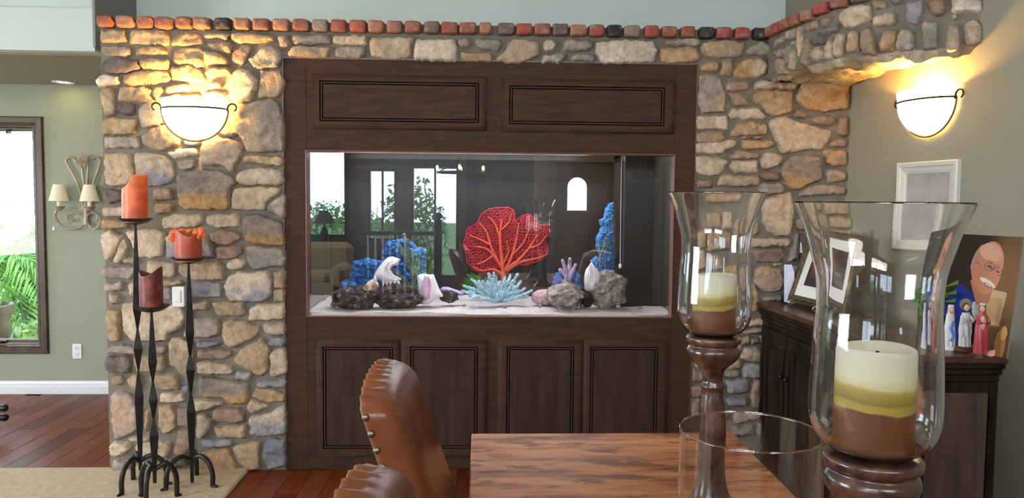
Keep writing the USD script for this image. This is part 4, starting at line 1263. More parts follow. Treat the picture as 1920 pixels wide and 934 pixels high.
# ------------------------------------------------------------------ the tank
TB = 0.76
tank = thing('aquarium', 'large glass fish tank built into the stone wall', 'aquarium', (0, 0, 0))
TX0, TX1 = OX0 - 0.012, OX1 + 0.012
obj('front_pane', box(TX0, TX1, 0.030, 0.042, OZ0 - 0.04, OZ1 + 0.03), M['tank_front'], tank)
obj('side_pane', box(TX0 - 0.012, TX0, 0.030, TB, OZ0 - 0.04, OZ1 + 0.03), M['tank_side'], tank)
obj('side_pane', box(TX1, TX1 + 0.012, 0.030, TB, OZ0 - 0.04, OZ1 + 0.03), M['tank_side'], tank)
obj('back_pane', cbox(TX0 - 0.02, TX1 + 0.02, TB, TB + 0.02, OZ0 - 0.05, OZ1 + 0.09, 0.002), M['black_back'], tank)
obj('bottom_pane', box(TX0 - 0.02, TX1 + 0.02, 0.03, TB, OZ0 - 0.055, OZ0 - 0.04), M['black_back'], tank)
DK = mat('cabinet_lining', (0.02, 0.018, 0.017), 0.7)
obj('hood_lining', cat(box(TX0 - 0.03, TX1 + 0.03, 0.02, TB + 0.02, OZ1 + 0.085, OZ1 + 0.095), box(TX0 - 0.04, TX0 - 0.02, 0.02, TB, OZ0 - 0.05, OZ1 + 0.09), box(TX1 + 0.02, TX1 + 0.04, 0.02, TB, OZ0 - 0.05, OZ1 + 0.09)), DK, tank)
wat = obj('water_surface', box(TX0 + 0.001, TX1 - 0.001, 0.044, TB - 0.001, OZ1 - 0.036, OZ1 - 0.033), M['water'])
tag(wat, 'still clear water surface just under the top rim of the fish tank', 'water', kind='stuff')
tl = rect_light('tank_light', (-0.1, 0.36, OZ1 + 0.07), (0, 0.0, -1), 1.5, 0.34, 15.0, (0.97, 0.95, 1.0))
obox = thing('overflow_box', 'tall black overflow box standing at the right end inside the fish tank', 'overflow box', (0, 0, 0))
obj('housing', cbox(at(1165, 571, 0.27)[0], at(1241, 571, 0.27)[0], 0.27, 0.70, OZ0 - 0.03, OZ1 + 0.02, 0.01), M['black_back'], obox)
obj('grate', cat(*[box(at(1168, 571, 0.27)[0] + k * 0.014, at(1168, 571, 0.27)[0] + k * 0.014 + 0.008, 0.262, 0.275, OZ1 - 0.12, OZ1 - 0.04) for k in range(15)]), M['black_back'], obox)
cd = [at(1171, 284, 0.22), at(1166, 300, 0.22), at(1164, 400, 0.22), at(1163, 495, 0.22)]
air = thing('air_line', 'thin white air line with a round bulb hanging in front of the black overflow box', 'air line', (0, 0, 0))
obj('line', tube(smooth_prof(cd, 6), 0.0017, 6), M['white_plastic'], air)
obj('bulb', ball(at(1163, 499, 0.22), (0.010, 0.010, 0.014)), M['white_plastic'], air)

# sand bed
gx, gy = np.meshgrid(np.linspace(TX0 + 0.001, TX1 - 0.001, 210), np.linspace(0.043, TB - 0.001, 80), indexing='ij')
SZ = 0.887


def sand_h(x, y):
    q = np.c_[np.ravel(x), np.ravel(y), np.zeros(np.size(x))]
    return (SZ + (meshkit.fbm(q * 5, 3, 3) - 0.5) * 0.028 + (meshkit.fbm(q * 60, 3, 4) - 0.5) * 0.008).reshape(np.shape(x))


sz_ = sand_h(gx, gy)
sz_ -= 0.012 * np.clip(1 - (gy - 0.043) / 0.12, 0, 1)
sv = np.c_[gx.ravel(), gy.ravel(), sz_.ravel()]
idx = np.arange(210 * 80).reshape(210, 80)
a, b, c, d = idx[:-1, :-1].ravel(), idx[1:, :-1].ravel(), idx[1:, 1:].ravel(), idx[:-1, 1:].ravel()
sf = np.vstack([np.c_[a, b, c], np.c_[a, c, d]])
fr_ = idx[:, 0]
n0 = len(sv)
sv = np.vstack([sv, np.c_[gx[:, 0], gy[:, 0], np.full(210, OZ0 - 0.038)]])
for i in range(209):
    sf = np.vstack([sf, [(fr_[i], n0 + i, n0 + i + 1), (fr_[i], n0 + i + 1, fr_[i + 1])]])
SAND = mat('aquarium_sand', (0.52, 0.44, 0.44), 0.95, color2=(0.74, 0.66, 0.66), scale=130, detail=3, ramp=(0.4, 0.6), bump=0.9, bscale=260, bdist=0.006)
tag(obj('sand_bed', T(sv, sf), SAND, smooth=True), 'pinkish white sand covering the bottom of the fish tank', 'sand', kind='stuff')


def pxpoly(text, y, ox=0, oy=0, s=1.0):
    out = []
    for q in text.split():
        a, b = map(float, q.split(','))
        w = at(ox + a / s, oy + b / s, y)
        out.append((w[0], w[2]))
    return np.array(out)


def inflate(poly2, y, depth, seed, rough=0.004, freq=40, edge=0.004, step=0.009, power=0.5, ripple=0.0, rfreq=60, flat=None):
    """A solid grown from an outline in the wall-parallel plane y: swells by depth to both sides, roughened."""
    p = Polygon(poly2).buffer(0)
    if p.geom_type != 'Polygon':
        p = max(p.geoms, key=lambda g: g.area)
    p = p.buffer(-0.004).buffer(0.006)
    n = int(p.length / 0.006)
    b = resample(p, n)
    nrm = b - np.roll(b, 1, 0); nrm = np.c_[nrm[:, 1], -nrm[:, 0]]; nrm /= np.linalg.norm(nrm, axis=1, keepdims=True) + 1e-9
    b = b + nrm * ((meshkit.fbm(np.c_[b * freq * 1.3, np.full(n, seed)], 3, seed) - 0.5) * 2 * edge)[:, None]
    p = Polygon(b).buffer(0)
    if p.geom_type != 'Polygon':
        p = max(p.geoms, key=lambda g: g.area)
    bd = np.array(p.exterior.coords)[:-1]
    q = p.buffer(-step * 0.45)
    x0, y0, x1, y1 = p.bounds
    gx, gy = np.meshgrid(np.arange(x0, x1, step), np.arange(y0, y1, step))
    rng = np.random.default_rng(seed)
    g = np.c_[gx.ravel(), gy.ravel()] + rng.uniform(-0.25, 0.25, (gx.size, 2)) * step
    g = g[shapely.contains_xy(q, g[:, 0], g[:, 1])]
    v2 = np.vstack([bd, g])
    tri = Delaunay(v2).simplices
    c = v2[tri].mean(1)
    tri = tri[shapely.contains_xy(p, c[:, 0], c[:, 1])]
    a, bb, cc = v2[tri[:, 0]], v2[tri[:, 1]], v2[tri[:, 2]]
    sgn = (bb[:, 0] - a[:, 0]) * (cc[:, 1] - a[:, 1]) - (bb[:, 1] - a[:, 1]) * (cc[:, 0] - a[:, 0])
    tri[sgn < 0] = tri[sgn < 0][:, [0, 2, 1]]
    dist = shapely.distance(LineString(np.array(p.exterior.coords)), shapely.points(v2))
    dm = flat or dist.max()
    t = np.clip(dist / dm, 0, 1)
    h = depth * (1 - (1 - t) ** 2) ** power
    q3 = np.c_[v2, np.full(len(v2), seed * 0.3)]
    h = h + (rough * (meshkit.fbm(q3 * freq, 3, seed + 2) - 0.5) * 2 + ripple * (np.abs(meshkit.noise(q3 * rfreq, seed + 5) - 0.5) * 2 - 0.5)) * np.clip(t * 4, 0, 1)
    nb_ = len(bd)
    v = np.vstack([np.c_[v2[:, 0], y - h, v2[:, 1]], np.c_[v2[:, 0], y + h, v2[:, 1]]])
    t2 = tri[:, ::-1] + len(v2)
    ring = np.arange(nb_)
    return T(v, np.vstack([tri, t2])), t


def rock(name, label, c, r, seed, m, amp=0.5, sub=5, freq=2.2, part=None):
    b = trimesh.creation.icosphere(sub, 1.0)
    v = np.array(b.vertices)
    n = meshkit.fbm(v * freq + seed, 5, seed)
    rg = 1 - np.abs(meshkit.fbm(v * freq * 1.7 + seed * 2, 4, seed + 1) - 0.5) * 4
    pits = np.clip(meshkit.noise(v * 9 + seed, seed + 4) - 0.62, 0, 1)
    v = v * (1 + amp * (n - 0.5) * 1.6 + 0.10 * rg - 0.45 * pits)[:, None]
    v = v * np.array(r) + np.array([0, 0, 0])
    o = obj(name, T(v + np.array(c), b.faces), m, smooth=True)
    return tag(o, label, 'rock')


LAVA = mat('lava_rock', (0.03, 0.026, 0.027), 0.95, color2=(0.085, 0.07, 0.068), scale=26, detail=8, bump=1.0, bscale=70, bdist=0.015, third=(0.42, 0.36, 0.33), ramp=(0.40, 0.74))
GREYROCK = mat('grey_reef_rock', (0.13, 0.115, 0.10), 0.95, color2=(0.28, 0.25, 0.22), scale=24, detail=8, bump=1.0, bscale=75, bdist=0.014, third=(0.50, 0.46, 0.42), ramp=(0.36, 0.66))
BLACKROCK = mat('black_rock', (0.008, 0.008, 0.010), 0.85, color2=(0.02, 0.02, 0.024), scale=30, bump=0.8, bscale=80, bdist=0.01)
BLUE = mat('blue_coral', (0.012, 0.085, 0.28), 0.8, color2=(0.03, 0.17, 0.46), scale=40, bump=0.9, bscale=120, bdist=0.008, ramp=(0.35, 0.65))
BLUE2 = mat('tall_blue_coral', (0.02, 0.12, 0.32), 0.85, color2=(0.06, 0.27, 0.55), scale=45, bump=0.9, bscale=130, bdist=0.008, ramp=(0.35, 0.65))
LBLUE = mat('pale_blue_coral', (0.22, 0.42, 0.52), 0.8, color2=(0.40, 0.60, 0.68), scale=50, bump=0.7, bscale=140, bdist=0.006)
GREENC = mat('green_branch_coral', (0.035, 0.085, 0.055), 0.85, color2=(0.22, 0.31, 0.22), scale=70, bump=0.9, bscale=160, bdist=0.006, ramp=(0.4, 0.66))
RED = mat('red_sea_fan', (0.34, 0.006, 0.020), 0.75, color2=(0.46, 0.012, 0.030), scale=30)
ORANGE = mat('orange_fan_rib', (0.60, 0.075, 0.03), 0.65, color2=(0.72, 0.12, 0.05), scale=30, bump=0.3, bscale=120, bdist=0.004)
PURPLE = mat('mauve_finger_coral', (0.36, 0.26, 0.42), 0.8, color2=(0.54, 0.43, 0.56), scale=50, bump=0.7, bscale=140, bdist=0.006)
PINKC = mat('pink_brain_coral', (0.34, 0.20, 0.24), 0.85, color2=(0.60, 0.44, 0.46), scale=60, bump=0.3, bscale=120, bdist=0.004)
SHELL = mat('white_shell', (0.70, 0.66, 0.70), 0.35, color2=(0.82, 0.79, 0.82), scale=12, spec=0.5)
SHELLP = mat('pink_shell_mouth', (0.55, 0.30, 0.45), 0.3, color2=(0.72, 0.52, 0.66), scale=14)
SHELLB = mat('brown_flecked_shell', (0.35, 0.16, 0.09), 0.4, color2=(0.72, 0.62, 0.56), scale=34, ramp=(0.45, 0.55))

RK = [('aquarium_rock', 'dark pitted lava rock, leftmost of the big rocks in the tank', 665, 560, 0.17, (0.125, 0.085, 0.066), 1, LAVA, 0.45),
      ('aquarium_rock', 'dark pitted lava rock standing under the white winged shell', 747, 558, 0.20, (0.130, 0.09, 0.070), 2, LAVA, 0.4),
      ('aquarium_rock', 'small dark grey rock beside the lavender shell', 842, 556, 0.30, (0.050, 0.045, 0.034), 3, LAVA, 0.4),
      ('aquarium_rock', 'mottled grey reef rock carrying the mauve finger coral', 1063, 556, 0.16, (0.098, 0.075, 0.074), 4, GREYROCK, 0.55),
      ('aquarium_rock', 'tall grey reef rock right of the white upright shell', 1139, 545, 0.20, (0.095, 0.08, 0.105), 5, GREYROCK, 0.6),
      ('aquarium_rock', 'little black rock between the two grey reef rocks', 1101, 562, 0.13, (0.034, 0.03, 0.038), 6, BLACKROCK, 0.5)]
for nm, lb, px, py, y, r, sd, m, amp in RK:
    p = at(px, py, y)
    rock(nm, lb, p, r, sd, m, amp)
for k, (px, py, y, r) in enumerate([(660, 558, 0.50, 0.03), (800, 560, 0.42, 0.022), (1012, 574, 0.10, 0.012), (870, 573, 0.11, 0.010), (946, 576, 0.09, 0.012), (632, 577, 0.10, 0.010), (1200, 577, 0.09, 0.010), (1160, 578, 0.09, 0.012)]):
    p = at(px, py, y)
    rock('pebble', ['small pale pebble behind the leftmost lava rock', 'small pebble on the sand right of the pink shell', 'tiny pebble on the sand below the brain coral', 'tiny pebble on the sand left of the pale blue coral', 'tiny pebble on the sand under the pale blue coral', 'tiny pebble at the left front of the sand', 'tiny pebble in front of the overflow box', 'tiny pebble right of the tall grey reef rock'][k], p, (r, r, r * 0.7), 60 + k, GREYROCK, 0.4, sub=3)

FANS = [('655,548 655,512 660,500 664,490 676,487 690,485 715,490 728,505 722,548', 0.46, 'blue ruffled coral behind the leftmost lava rock'),
        ('715,545 716,500 718,470 725,455 745,448 765,450 782,462 800,470 796,490 801,520 785,545', 0.50, 'taller blue ruffled coral behind the green branching coral'),
        ('636,548 640,530 652,525 665,530 676,540 670,550', 0.36, 'low blue coral lump at the far left of the rocks'),
        ('1038,552 1037,527 1044,511 1060,503 1078,506 1090,520 1092,540 1087,552', 0.34, 'round blue coral disc behind the mauve finger coral')]
for t, y, lb in FANS:
    m, _ = inflate(pxpoly(t, y), y, 0.030, int(y * 100), rough=0.014, freq=60, edge=0.013, step=0.0065, ripple=0.034, rfreq=62, flat=0.03)
    tag(obj('blue_coral', m, BLUE, smooth=40), lb, 'coral')
m, _ = inflate(pxpoly('720,610 745,590 770,585 755,545 752,490 768,460 780,425 768,388 795,372 800,332 822,300 845,278 852,330 858,420 862,560 862,700 800,690 742,640', 0.44, 860, 280, 2.919), 0.44, 0.05, 44, rough=0.014, freq=55, edge=0.009, step=0.007, ripple=0.028, rfreq=85, flat=0.05)
tb_ = thing('tall_blue_coral', 'tall pointed blue coral slab rising behind the tall grey reef rock', 'coral', (0, 0, 0))
obj('slab', m, BLUE2, tb_, smooth=40)


def branchy(paths, y, rad, knob, seed, sides=7):
    rng = np.random.default_rng(seed)
    out = []
    for pp in paths:
        pts = []
        y0 = y
        for k, (px, py) in enumerate(pp):
            pts.append(at(px, py, y0 + rng.uniform(-0.02, 0.02) * k))
        q = smooth_prof(pts, 5)
        n = len(q)
        rr_ = np.linspace(rad, rad * 0.62, n) * (1 + 0.18 * rng.uniform(-1, 1, n))
        out.append(tube(q, rr_, sides))
        out.append(ball(q[-1], rad * 0.66, 1))
        if knob:
            L = np.linalg.norm(np.diff(q, axis=0), axis=1).sum()
            for _ in range(int(L / knob[1])):
                k = rng.uniform(0, n - 1.01); i = int(k)
                c = q[i] + (q[i + 1] - q[i]) * (k - i)
                d = rng.normal(0, 1, 3); d /= np.linalg.norm(d)
                out.append(ball(c + d * rr_[i] * 0.9, knob[0] * rng.uniform(0.7, 1.3), 1))
    return cat(*out)


gb = thing('green_coral', 'dark green knobbly branching coral beside the white winged shell', 'coral', (0, 0, 0))
for k, pp in enumerate([[(776, 545), (774, 515), (766, 485), (758, 440)], [(772, 505), (758, 480), (747, 458)], [(775, 520), (776, 492), (771, 470)], [(776, 525), (783, 500), (780, 478)], [(770, 540), (752, 520), (733, 503)], [(764, 475), (762, 462), (764, 450)], [(768, 535), (756, 530), (745, 512)]]):
    obj('branch', branchy([pp], 0.28, 0.0145, (0.0065, 0.004), 20 + k), GREENC, gb, smooth=40)
gs = thing('green_coral', 'thin green branching coral leaning on the tall blue coral slab', 'coral', (0, 0, 0))
for k, pp in enumerate([[(1126, 500), (1127, 480), (1133, 462), (1136, 445)], [(1128, 475), (1124, 466), (1123, 458)], [(1131, 468), (1139, 462), (1142, 455)]]):
    obj('branch', branchy([pp], 0.37, 0.007, (0.005, 0.005), 30 + k), GREENC, gs, smooth=40)
sg = thing('staghorn_coral', 'pale blue staghorn coral spreading on the sand below the red sea fan', 'coral', (0, 0, 0))
tips = [(866, 546), (870, 536), (884, 524), (893, 534), (904, 528), (916, 513), (926, 512), (930, 524), (947, 520), (957, 516), (971, 514), (976, 528), (984, 541), (997, 545), (990, 556), (880, 555), (936, 545), (960, 535), (912, 540), (972, 548), (905, 558), (950, 552)]
rg_ = np.random.default_rng(5)
for k, (px, py) in enumerate(tips):
    mx, my = 936 + (px - 936) * 0.5 + rg_.uniform(-4, 4), 562 + (py - 562) * 0.42 + rg_.uniform(-3, 3)
    paths = [[(936 + (px - 936) * 0.12, 564), (mx, my), (px, py)]]
    for _ in range(2):
        paths.append([(mx + (px - mx) * 0.3, my + (py - my) * 0.3), (mx + (px - mx) * 0.6 + rg_.uniform(-6, 6), my + (py - my) * 0.6 + rg_.uniform(-7, 3))])
    obj('branch', branchy(paths, 0.24 + rg_.uniform(-0.06, 0.06), 0.0115, (0.0055, 0.006), 60 + k, 6), LBLUE, sg, smooth=40)
pf = thing('finger_coral', 'mauve finger coral with blunt tips on the mottled grey rock', 'coral', (0, 0, 0))
for k, pp in enumerate([[(1062, 545), (1062, 515), (1058, 498), (1055, 489)], [(1066, 540), (1068, 510), (1068, 494), (1069, 486)], [(1066, 525), (1074, 508), (1079, 497)], [(1063, 520), (1056, 510), (1050, 506)]]):
    obj('finger', branchy([pp], 0.20, 0.0150, (0.004, 0.02), 90 + k), PURPLE, pf, smooth=40)
# brain coral
bc = trimesh.creation.icosphere(5, 1.0); v = np.array(bc.vertices)
w = meshkit.fbm(v * 3.0, 2, 8) * 26
v = v * (1 + 0.05 * np.sin(w))[:, None] * np.array([0.073, 0.06, 0.047]) + at(1020, 558, 0.26)
tag(obj('brain_coral', T(v, bc.faces), PINKC, smooth=True), 'round pinkish brain coral between the staghorn coral and the grey rock', 'coral')

# red sea fan
YS = 0.40
fan = thing('sea_fan', 'large red sea fan with orange ribs in the middle of the tank', 'coral', (0, 0, 0))
ol_ = pxpoly('30,510 50,432 98,412 130,352 170,327 262,318 302,332 312,398 345,367 385,360 420,382 440,418 492,412 498,450 475,492 490,560 460,600 380,630 330,628 280,658 255,690 215,672 130,668 80,652 50,612 40,560', YS, 860, 280, 2.919)
fp_ = Polygon(ol_).buffer(-0.006).buffer(0.006)
rg_ = np.random.default_rng(3)
x0, y0, x1, y1 = fp_.bounds
cell = 0.0180
gx, gy = np.meshgrid(np.arange(x0 - 0.05, x1 + 0.05, cell), np.arange(y0 - 0.05, y1 + 0.05, cell))
gy = gy + 0.0
pts = np.c_[gx.ravel(), gy.ravel()] + rg_.uniform(-0.42, 0.42, (gx.size, 2)) * cell
vor = Voronoi(pts)


def yfan(p):
    return YS + 0.03 * (meshkit.noise(np.c_[p[0] * 6, p[1] * 6, 0.0], 2)[0] - 0.5) - 0.05 * abs(p[0] - (x0 + x1) / 2)


net = []
for a, b in vor.ridge_vertices:
    if a < 0 or b < 0:
        continue
    A, B_ = vor.vertices[a], vor.vertices[b]
    ia, ib = fp_.contains(Point(A)), fp_.contains(Point(B_))
    if not (ia and ib):
        continue
    net.append(tube([(A[0], yfan(A), A[1]), (B_[0], yfan(B_), B_[1])], 0.0054, 5, cap=False))
rim_ = resample(fp_, 170)
rim_ = rim_ + (meshkit.noise(np.c_[rim_ * 60, rim_[:, :1] * 0], 5)[:, None] - 0.5) * 0.01
net.append(tube([(p[0], yfan(p), p[1]) for p in np.vstack([rim_, rim_[:1]])], 0.005, 5, cap=False))
obj('net', cat(*net), RED, fan, smooth=60)
RIBS = [([(243, 760), (246, 700), (240, 640), (232, 560), (226, 480), (236, 385)], 0.019), ([(240, 655), (200, 592), (155, 545), (85, 530)], 0.011), ([(222, 625), (182, 545), (152, 452), (112, 402)], 0.010),
        ([(242, 680), (185, 655), (130, 662), (75, 640)], 0.010), ([(250, 668), (288, 592), (318, 482), (328, 402)], 0.012), ([(258, 655), (330, 602), (392, 530), (432, 462)], 0.012), ([(262, 662), (340, 615), (432, 595), (484, 572)], 0.011),
        ([(246, 620), (272, 560), (262, 498)], 0.008), ([(190, 578), (142, 612), (98, 628)], 0.007), ([(300, 570), (352, 515), (384, 440)], 0.008), ([(228, 490), (196, 405), (158, 368)], 0.008), ([(236, 440), (275, 400), (290, 350)], 0.007), ([(385, 540), (440, 520), (480, 470)], 0.007), ([(170, 520), (110, 490), (60, 470)], 0.007)]
for pp, r0 in RIBS:
    q = [at(860 + a / 2.919, 280 + b / 2.919, YS) for a, b in pp]
    q = [np.array([p[0], yfan((p[0], p[2])) - 0.008, p[2]]) for p in q]
    q = smooth_prof(q, 6)
    obj('rib', tube(q, np.linspace(r0 * 0.85, max(0.003, r0 * 0.26), len(q)), 8), ORANGE, fan)
# leafy plant behind
pl = thing('aquarium_plant', 'dark green leafy plant behind the foot of the red sea fan', 'plant', (0, 0, 0))
AQG = leafmat('aquarium_leaf', (0.03, 0.14, 0.02), (0.09, 0.28, 0.05), scale=20)
rg_ = np.random.default_rng(12)
for k in range(13):
    b = at(900 + rg_.uniform(-22, 22), 552, 0.55); e = at(862 + 75 * k / 12.0, 512 + rg_.uniform(0, 22), 0.55 + rg_.uniform(-0.06, 0.05))
    mid = (b + e) / 2 + [0, 0, 0.03]
    t = np.linspace(0, 1, 9)[:, None]
    sp_ = b * (1 - t) ** 2 + 2 * mid * t * (1 - t) + e * t * t
    w = 0.020 * np.sin(PI * np.linspace(0.04, 1, 9)) ** 0.8
    sd_ = np.cross(e - b, [0, 1, 0.3]); sd_ /= np.linalg.norm(sd_)
    L_, R_ = sp_ + sd_ * w[:, None] + [0, 0.006, 0], sp_ - sd_ * w[:, None] + [0, 0.006, 0]
    v = np.vstack([L_, sp_, R_]); f = []
    for i in range(8):
        f += [(i, i + 1, 10 + i), (i, 10 + i, 9 + i), (9 + i, 10 + i, 19 + i), (9 + i, 19 + i, 18 + i)]
    obj('leaf', T(v, f), AQG, pl, smooth=True)

# shells
ws = thing('shell', 'white winged shell with a scalloped rim on the second lava rock', 'shell', (0, 0, 0))
m, _ = inflate(pxpoly('410,698 432,655 470,608 490,592 515,588 553,602 545,628 512,638 498,655 520,690 562,712 545,722 536,738 515,728 500,748 482,730 462,738 455,716', 0.22, 560, 280, 2.919), 0.22, 0.036, 7, rough=0.004, freq=25, edge=0.002, step=0.006, power=0.8)
obj('body', m, SHELL, ws, smooth=60)
obj('spine', cat(*[tube([at(560 + a / 2.919, 280 + 725 / 2.919, 0.20), at(560 + (a + d) / 2.919, 280 + 752 / 2.919, 0.185)], [0.008, 0.002], 6) for a, d in ((466, -6), (484, -3), (504, 2), (524, 6), (545, 12))]), SHELL, ws)
obj('lip', tube(smooth_prof([at(560 + a / 2.919, 280 + b / 2.919, 0.185) for a, b in ((553, 602), (530, 622), (505, 632), (492, 655), (505, 685), (530, 700), (558, 712))], 4), 0.006, 8), SHELL, ws)
ps = thing('shell', 'pale pink conch shell standing upright on the sand with an open mouth', 'shell', (0, 0, 0))
m, _ = inflate(pxpoly('651,692 668,684 690,680 715,688 738,686 752,720 770,765 790,805 755,815 735,832 708,848 680,850 662,835 655,780', 0.24, 560, 280, 2.919), 0.24, 0.050, 17, rough=0.004, freq=22, edge=0.003, step=0.006, power=0.7)
obj('body', m, SHELL, ps, smooth=60)
m, _ = inflate(pxpoly('690,688 712,690 722,720 726,770 718,812 695,826 680,800 676,740', 0.215, 560, 280, 2.919), 0.197, 0.014, 18, rough=0.001, edge=0.001, step=0.006)
obj('mouth', m, SHELLP, ps, smooth=60)
us_ = thing('shell', 'white fluted shell standing upright between the two grey reef rocks', 'shell', (0, 0, 0))
m, _ = inflate(pxpoly('690,690 700,655 718,632 728,615 740,640 756,655 772,680 778,712 760,745 745,775 715,778 692,765 688,730', 0.19, 860, 280, 2.919), 0.19, 0.045, 27, rough=0.008, freq=30, edge=0.004, step=0.006, ripple=0.010, rfreq=35)
obj('body', m, SHELL, us_, smooth=50)
obj('rib', cat(*[tube(smooth_prof([at(860 + (728 + a * 0.2) / 2.919, 280 + 630 / 2.919, 0.165), at(860 + (730 + a * 0.8) / 2.919, 280 + 690 / 2.919, 0.145), at(860 + (730 + a) / 2.919, 280 + 760 / 2.919, 0.16)], 5), 0.004, 6) for a in (-30, -14, 2, 18, 34)]), SHELL, us_)
bs = thing('shell', 'small brown and white flecked shell between the two lava rocks', 'shell', (0, 0, 0))
m, _ = inflate(pxpoly('350,765 365,740 395,715 418,712 435,735 438,760 415,775 380,778', 0.13, 560, 280, 2.919), 0.13, 0.022, 37, rough=0.004, freq=30, step=0.005)
obj('body', m, SHELLB, bs, smooth=50)
obj('spire', lathe([(0, 0.022), (0.004, 0.016), (0.007, 0.013), (0.007, 0.009), (0.011, 0.006), (0.012, 0.0)], 14).apply_translation(at(703, 525, 0.125)), SHELLB, bs)
lv = thing('shell', 'long lavender shell lying on the sand behind the pink conch', 'shell', (0, 0, 0))
m, _ = inflate(pxpoly('775,768 790,755 820,755 860,770 900,788 895,800 860,798 820,785', 0.33, 560, 280, 2.919), 0.33, 0.02, 47, rough=0.003, freq=30, step=0.005)
obj('body', m, mat('lavender_shell', (0.33, 0.24, 0.46), 0.5, color2=(0.50, 0.42, 0.60), scale=25), lv, smooth=50)
# little blue fish
fb = thing('fish', 'small bright blue fish swimming beside the mauve finger coral', 'fish', at(1047, 526.5, 0.16))
bm_ = ball((0, 0, 0), (0.021, 0.006, 0.009), 3)
BLF = mat('blue_fish', (0.01, 0.03, 0.55), 0.4)
obj('body', bm_, BLF, fb, smooth=True)
obj('tail', cat(hull([(0.017, -0.001, 0), (0.017, 0.001, 0), (0.033, -0.0006, 0.010), (0.033, 0.0006, 0.010), (0.029, 0, 0.0)]), hull([(0.017, -0.001, 0), (0.017, 0.001, 0), (0.033, -0.0006, -0.010), (0.033, 0.0006, -0.010), (0.029, 0, 0.0)])), mat('yellow_fin', (0.5, 0.4, 0.05), 0.5), fb)
obj('dorsal_fin', hull([(-0.012, -0.0006, 0.006), (-0.012, 0.0006, 0.006), (0.012, -0.0006, 0.005), (0.012, 0.0006, 0.005), (0.008, 0, 0.013), (-0.004, 0, 0.014)]), BLF, fb)
obj('eye', cat(ball((-0.015, -0.0042, 0.002), 0.0016, 1), ball((-0.015, 0.0042, 0.002), 0.0016, 1)), M['dark'], fb)
# ------------------------------------------------------------------ half-bowl wall sconces
BOWL = emit('lit_alabaster', (1.0, 0.80, 0.45), 5.5)


def sconce(name, label, loc, rotz, power):
    s = thing(name, label, 'wall sconce', loc, rotz)                     # local: wall is y = 0, room is -y, z = 0 at the iron band
    W_, D_, H_ = 0.170, 0.108, 0.163
    n, k = 36, 14
    v, f = [], []
    for layer, sc in ((0, 1.0), (1, 0.96)):
        for j in range(k + 1):
            t = j / k
            z = -H_ * sc + (H_ * sc + 0.052) * t
            r = math.sqrt(max(0.0, 1 - (min(z, 0) / (H_ * sc)) ** 2)) if z < 0 else 1.0 + 0.04 * z / 0.05
            for i in range(n + 1):
                a = PI * i / n
                v.append((W_ * sc * r * math.cos(a), -D_ * sc * r * math.sin(a) - 0.004, z))
    st_ = (n + 1) * (k + 1)
    for layer in (0, 1):
        for j in range(k):
            for i in range(n):
                q = layer * st_ + j * (n + 1) + i
                t1, t2 = (q, q + n + 2, q + 1), (q, q + n + 1, q + n + 2)
                f += [t1, t2] if layer else [t1[::-1], t2[::-1]]
    for i in range(n):
        q = k * (n + 1) + i
        f += [(q, q + 1, st_ + q + 1), (q, st_ + q + 1, st_ + q)]
    obj('bowl', T(v, f), BOWL, s, smooth=50)
    a = np.linspace(0, PI, 40)
    obj('band', tube(np.c_[0.174 * np.cos(a), -0.112 * np.sin(a) - 0.004, 0 * a], 0.0042, 8), M['iron'], s)
    a = np.linspace(0, PI, 30)
    obj('rim', tube(np.c_[0.176 * np.cos(a), np.full(30, -0.006), -0.170 * np.sin(a)], 0.0045, 8), mat('sconce_rim', (0.12, 0.06, 0.03), 0.4, metal=0.5) if 'rim' not in M else M['rim'], s)
    M['rim'] = UsdShade.Material.Get(stage, LK + 'sconce_rim')
    for sg_ in (-1, 1):
        t = np.linspace(0, 1.55 * PI, 22)
        rr_ = np.linspace(0.030, 0.014, 22)
        c = np.array([sg_ * 0.203, -0.012, 0.006])
        pts_ = [np.array([sg_ * 0.169, -0.012, -0.002])] + [c + np.array([-sg_ * rr_[i] * math.cos(t[i] - 0.5), 0, rr_[i] * math.sin(t[i] - 0.5)]) for i in range(22)]
        obj('scroll', tube(pts_, np.linspace(0.005, 0.0038, 23), 8), M['iron'], s)
    g_ = UsdLux.SphereLight.Define(stage, str(s.GetPath()) + '/lamp_glow')
    g_.CreateRadiusAttr(0.03); g_.CreateIntensityAttr(power); g_.CreateColorAttr(Gf.Vec3f(1.0, 0.52, 0.11))
    g_.AddTranslateOp().Set(Gf.Vec3d(0, -0.056, 0.0))
    return s


lp_ = at(366, 205, -0.045)
sconce('wall_sconce', 'glowing half-bowl sconce with iron scrolls on the stone wall left of the cabinet', (lp_[0], -0.047, lp_[2]), 0, 1500)
tw = 0.614
cw = CORNER + WDIR * tw
sconce('wall_sconce', 'glowing half-bowl sconce on the plain wall under the curved stone hood', (cw[0] + WNRM[0] * 0.004, cw[1] + WNRM[1] * 0.004, 2.005), -PHI, 1150)

# ------------------------------------------------------------------ candelabra sconce on the far wall
S_ = 0.00413
fc = at(155, 362, YF)
fs = thing('candelabra_sconce', 'antique gilt two-light scroll sconce with cream shades beside the far window', 'wall sconce', (fc[0], YF, fc[2]))


def fp2(px, py, out=0.05):
    return ((px - 155) * S_, -out, (362 - py) * S_)


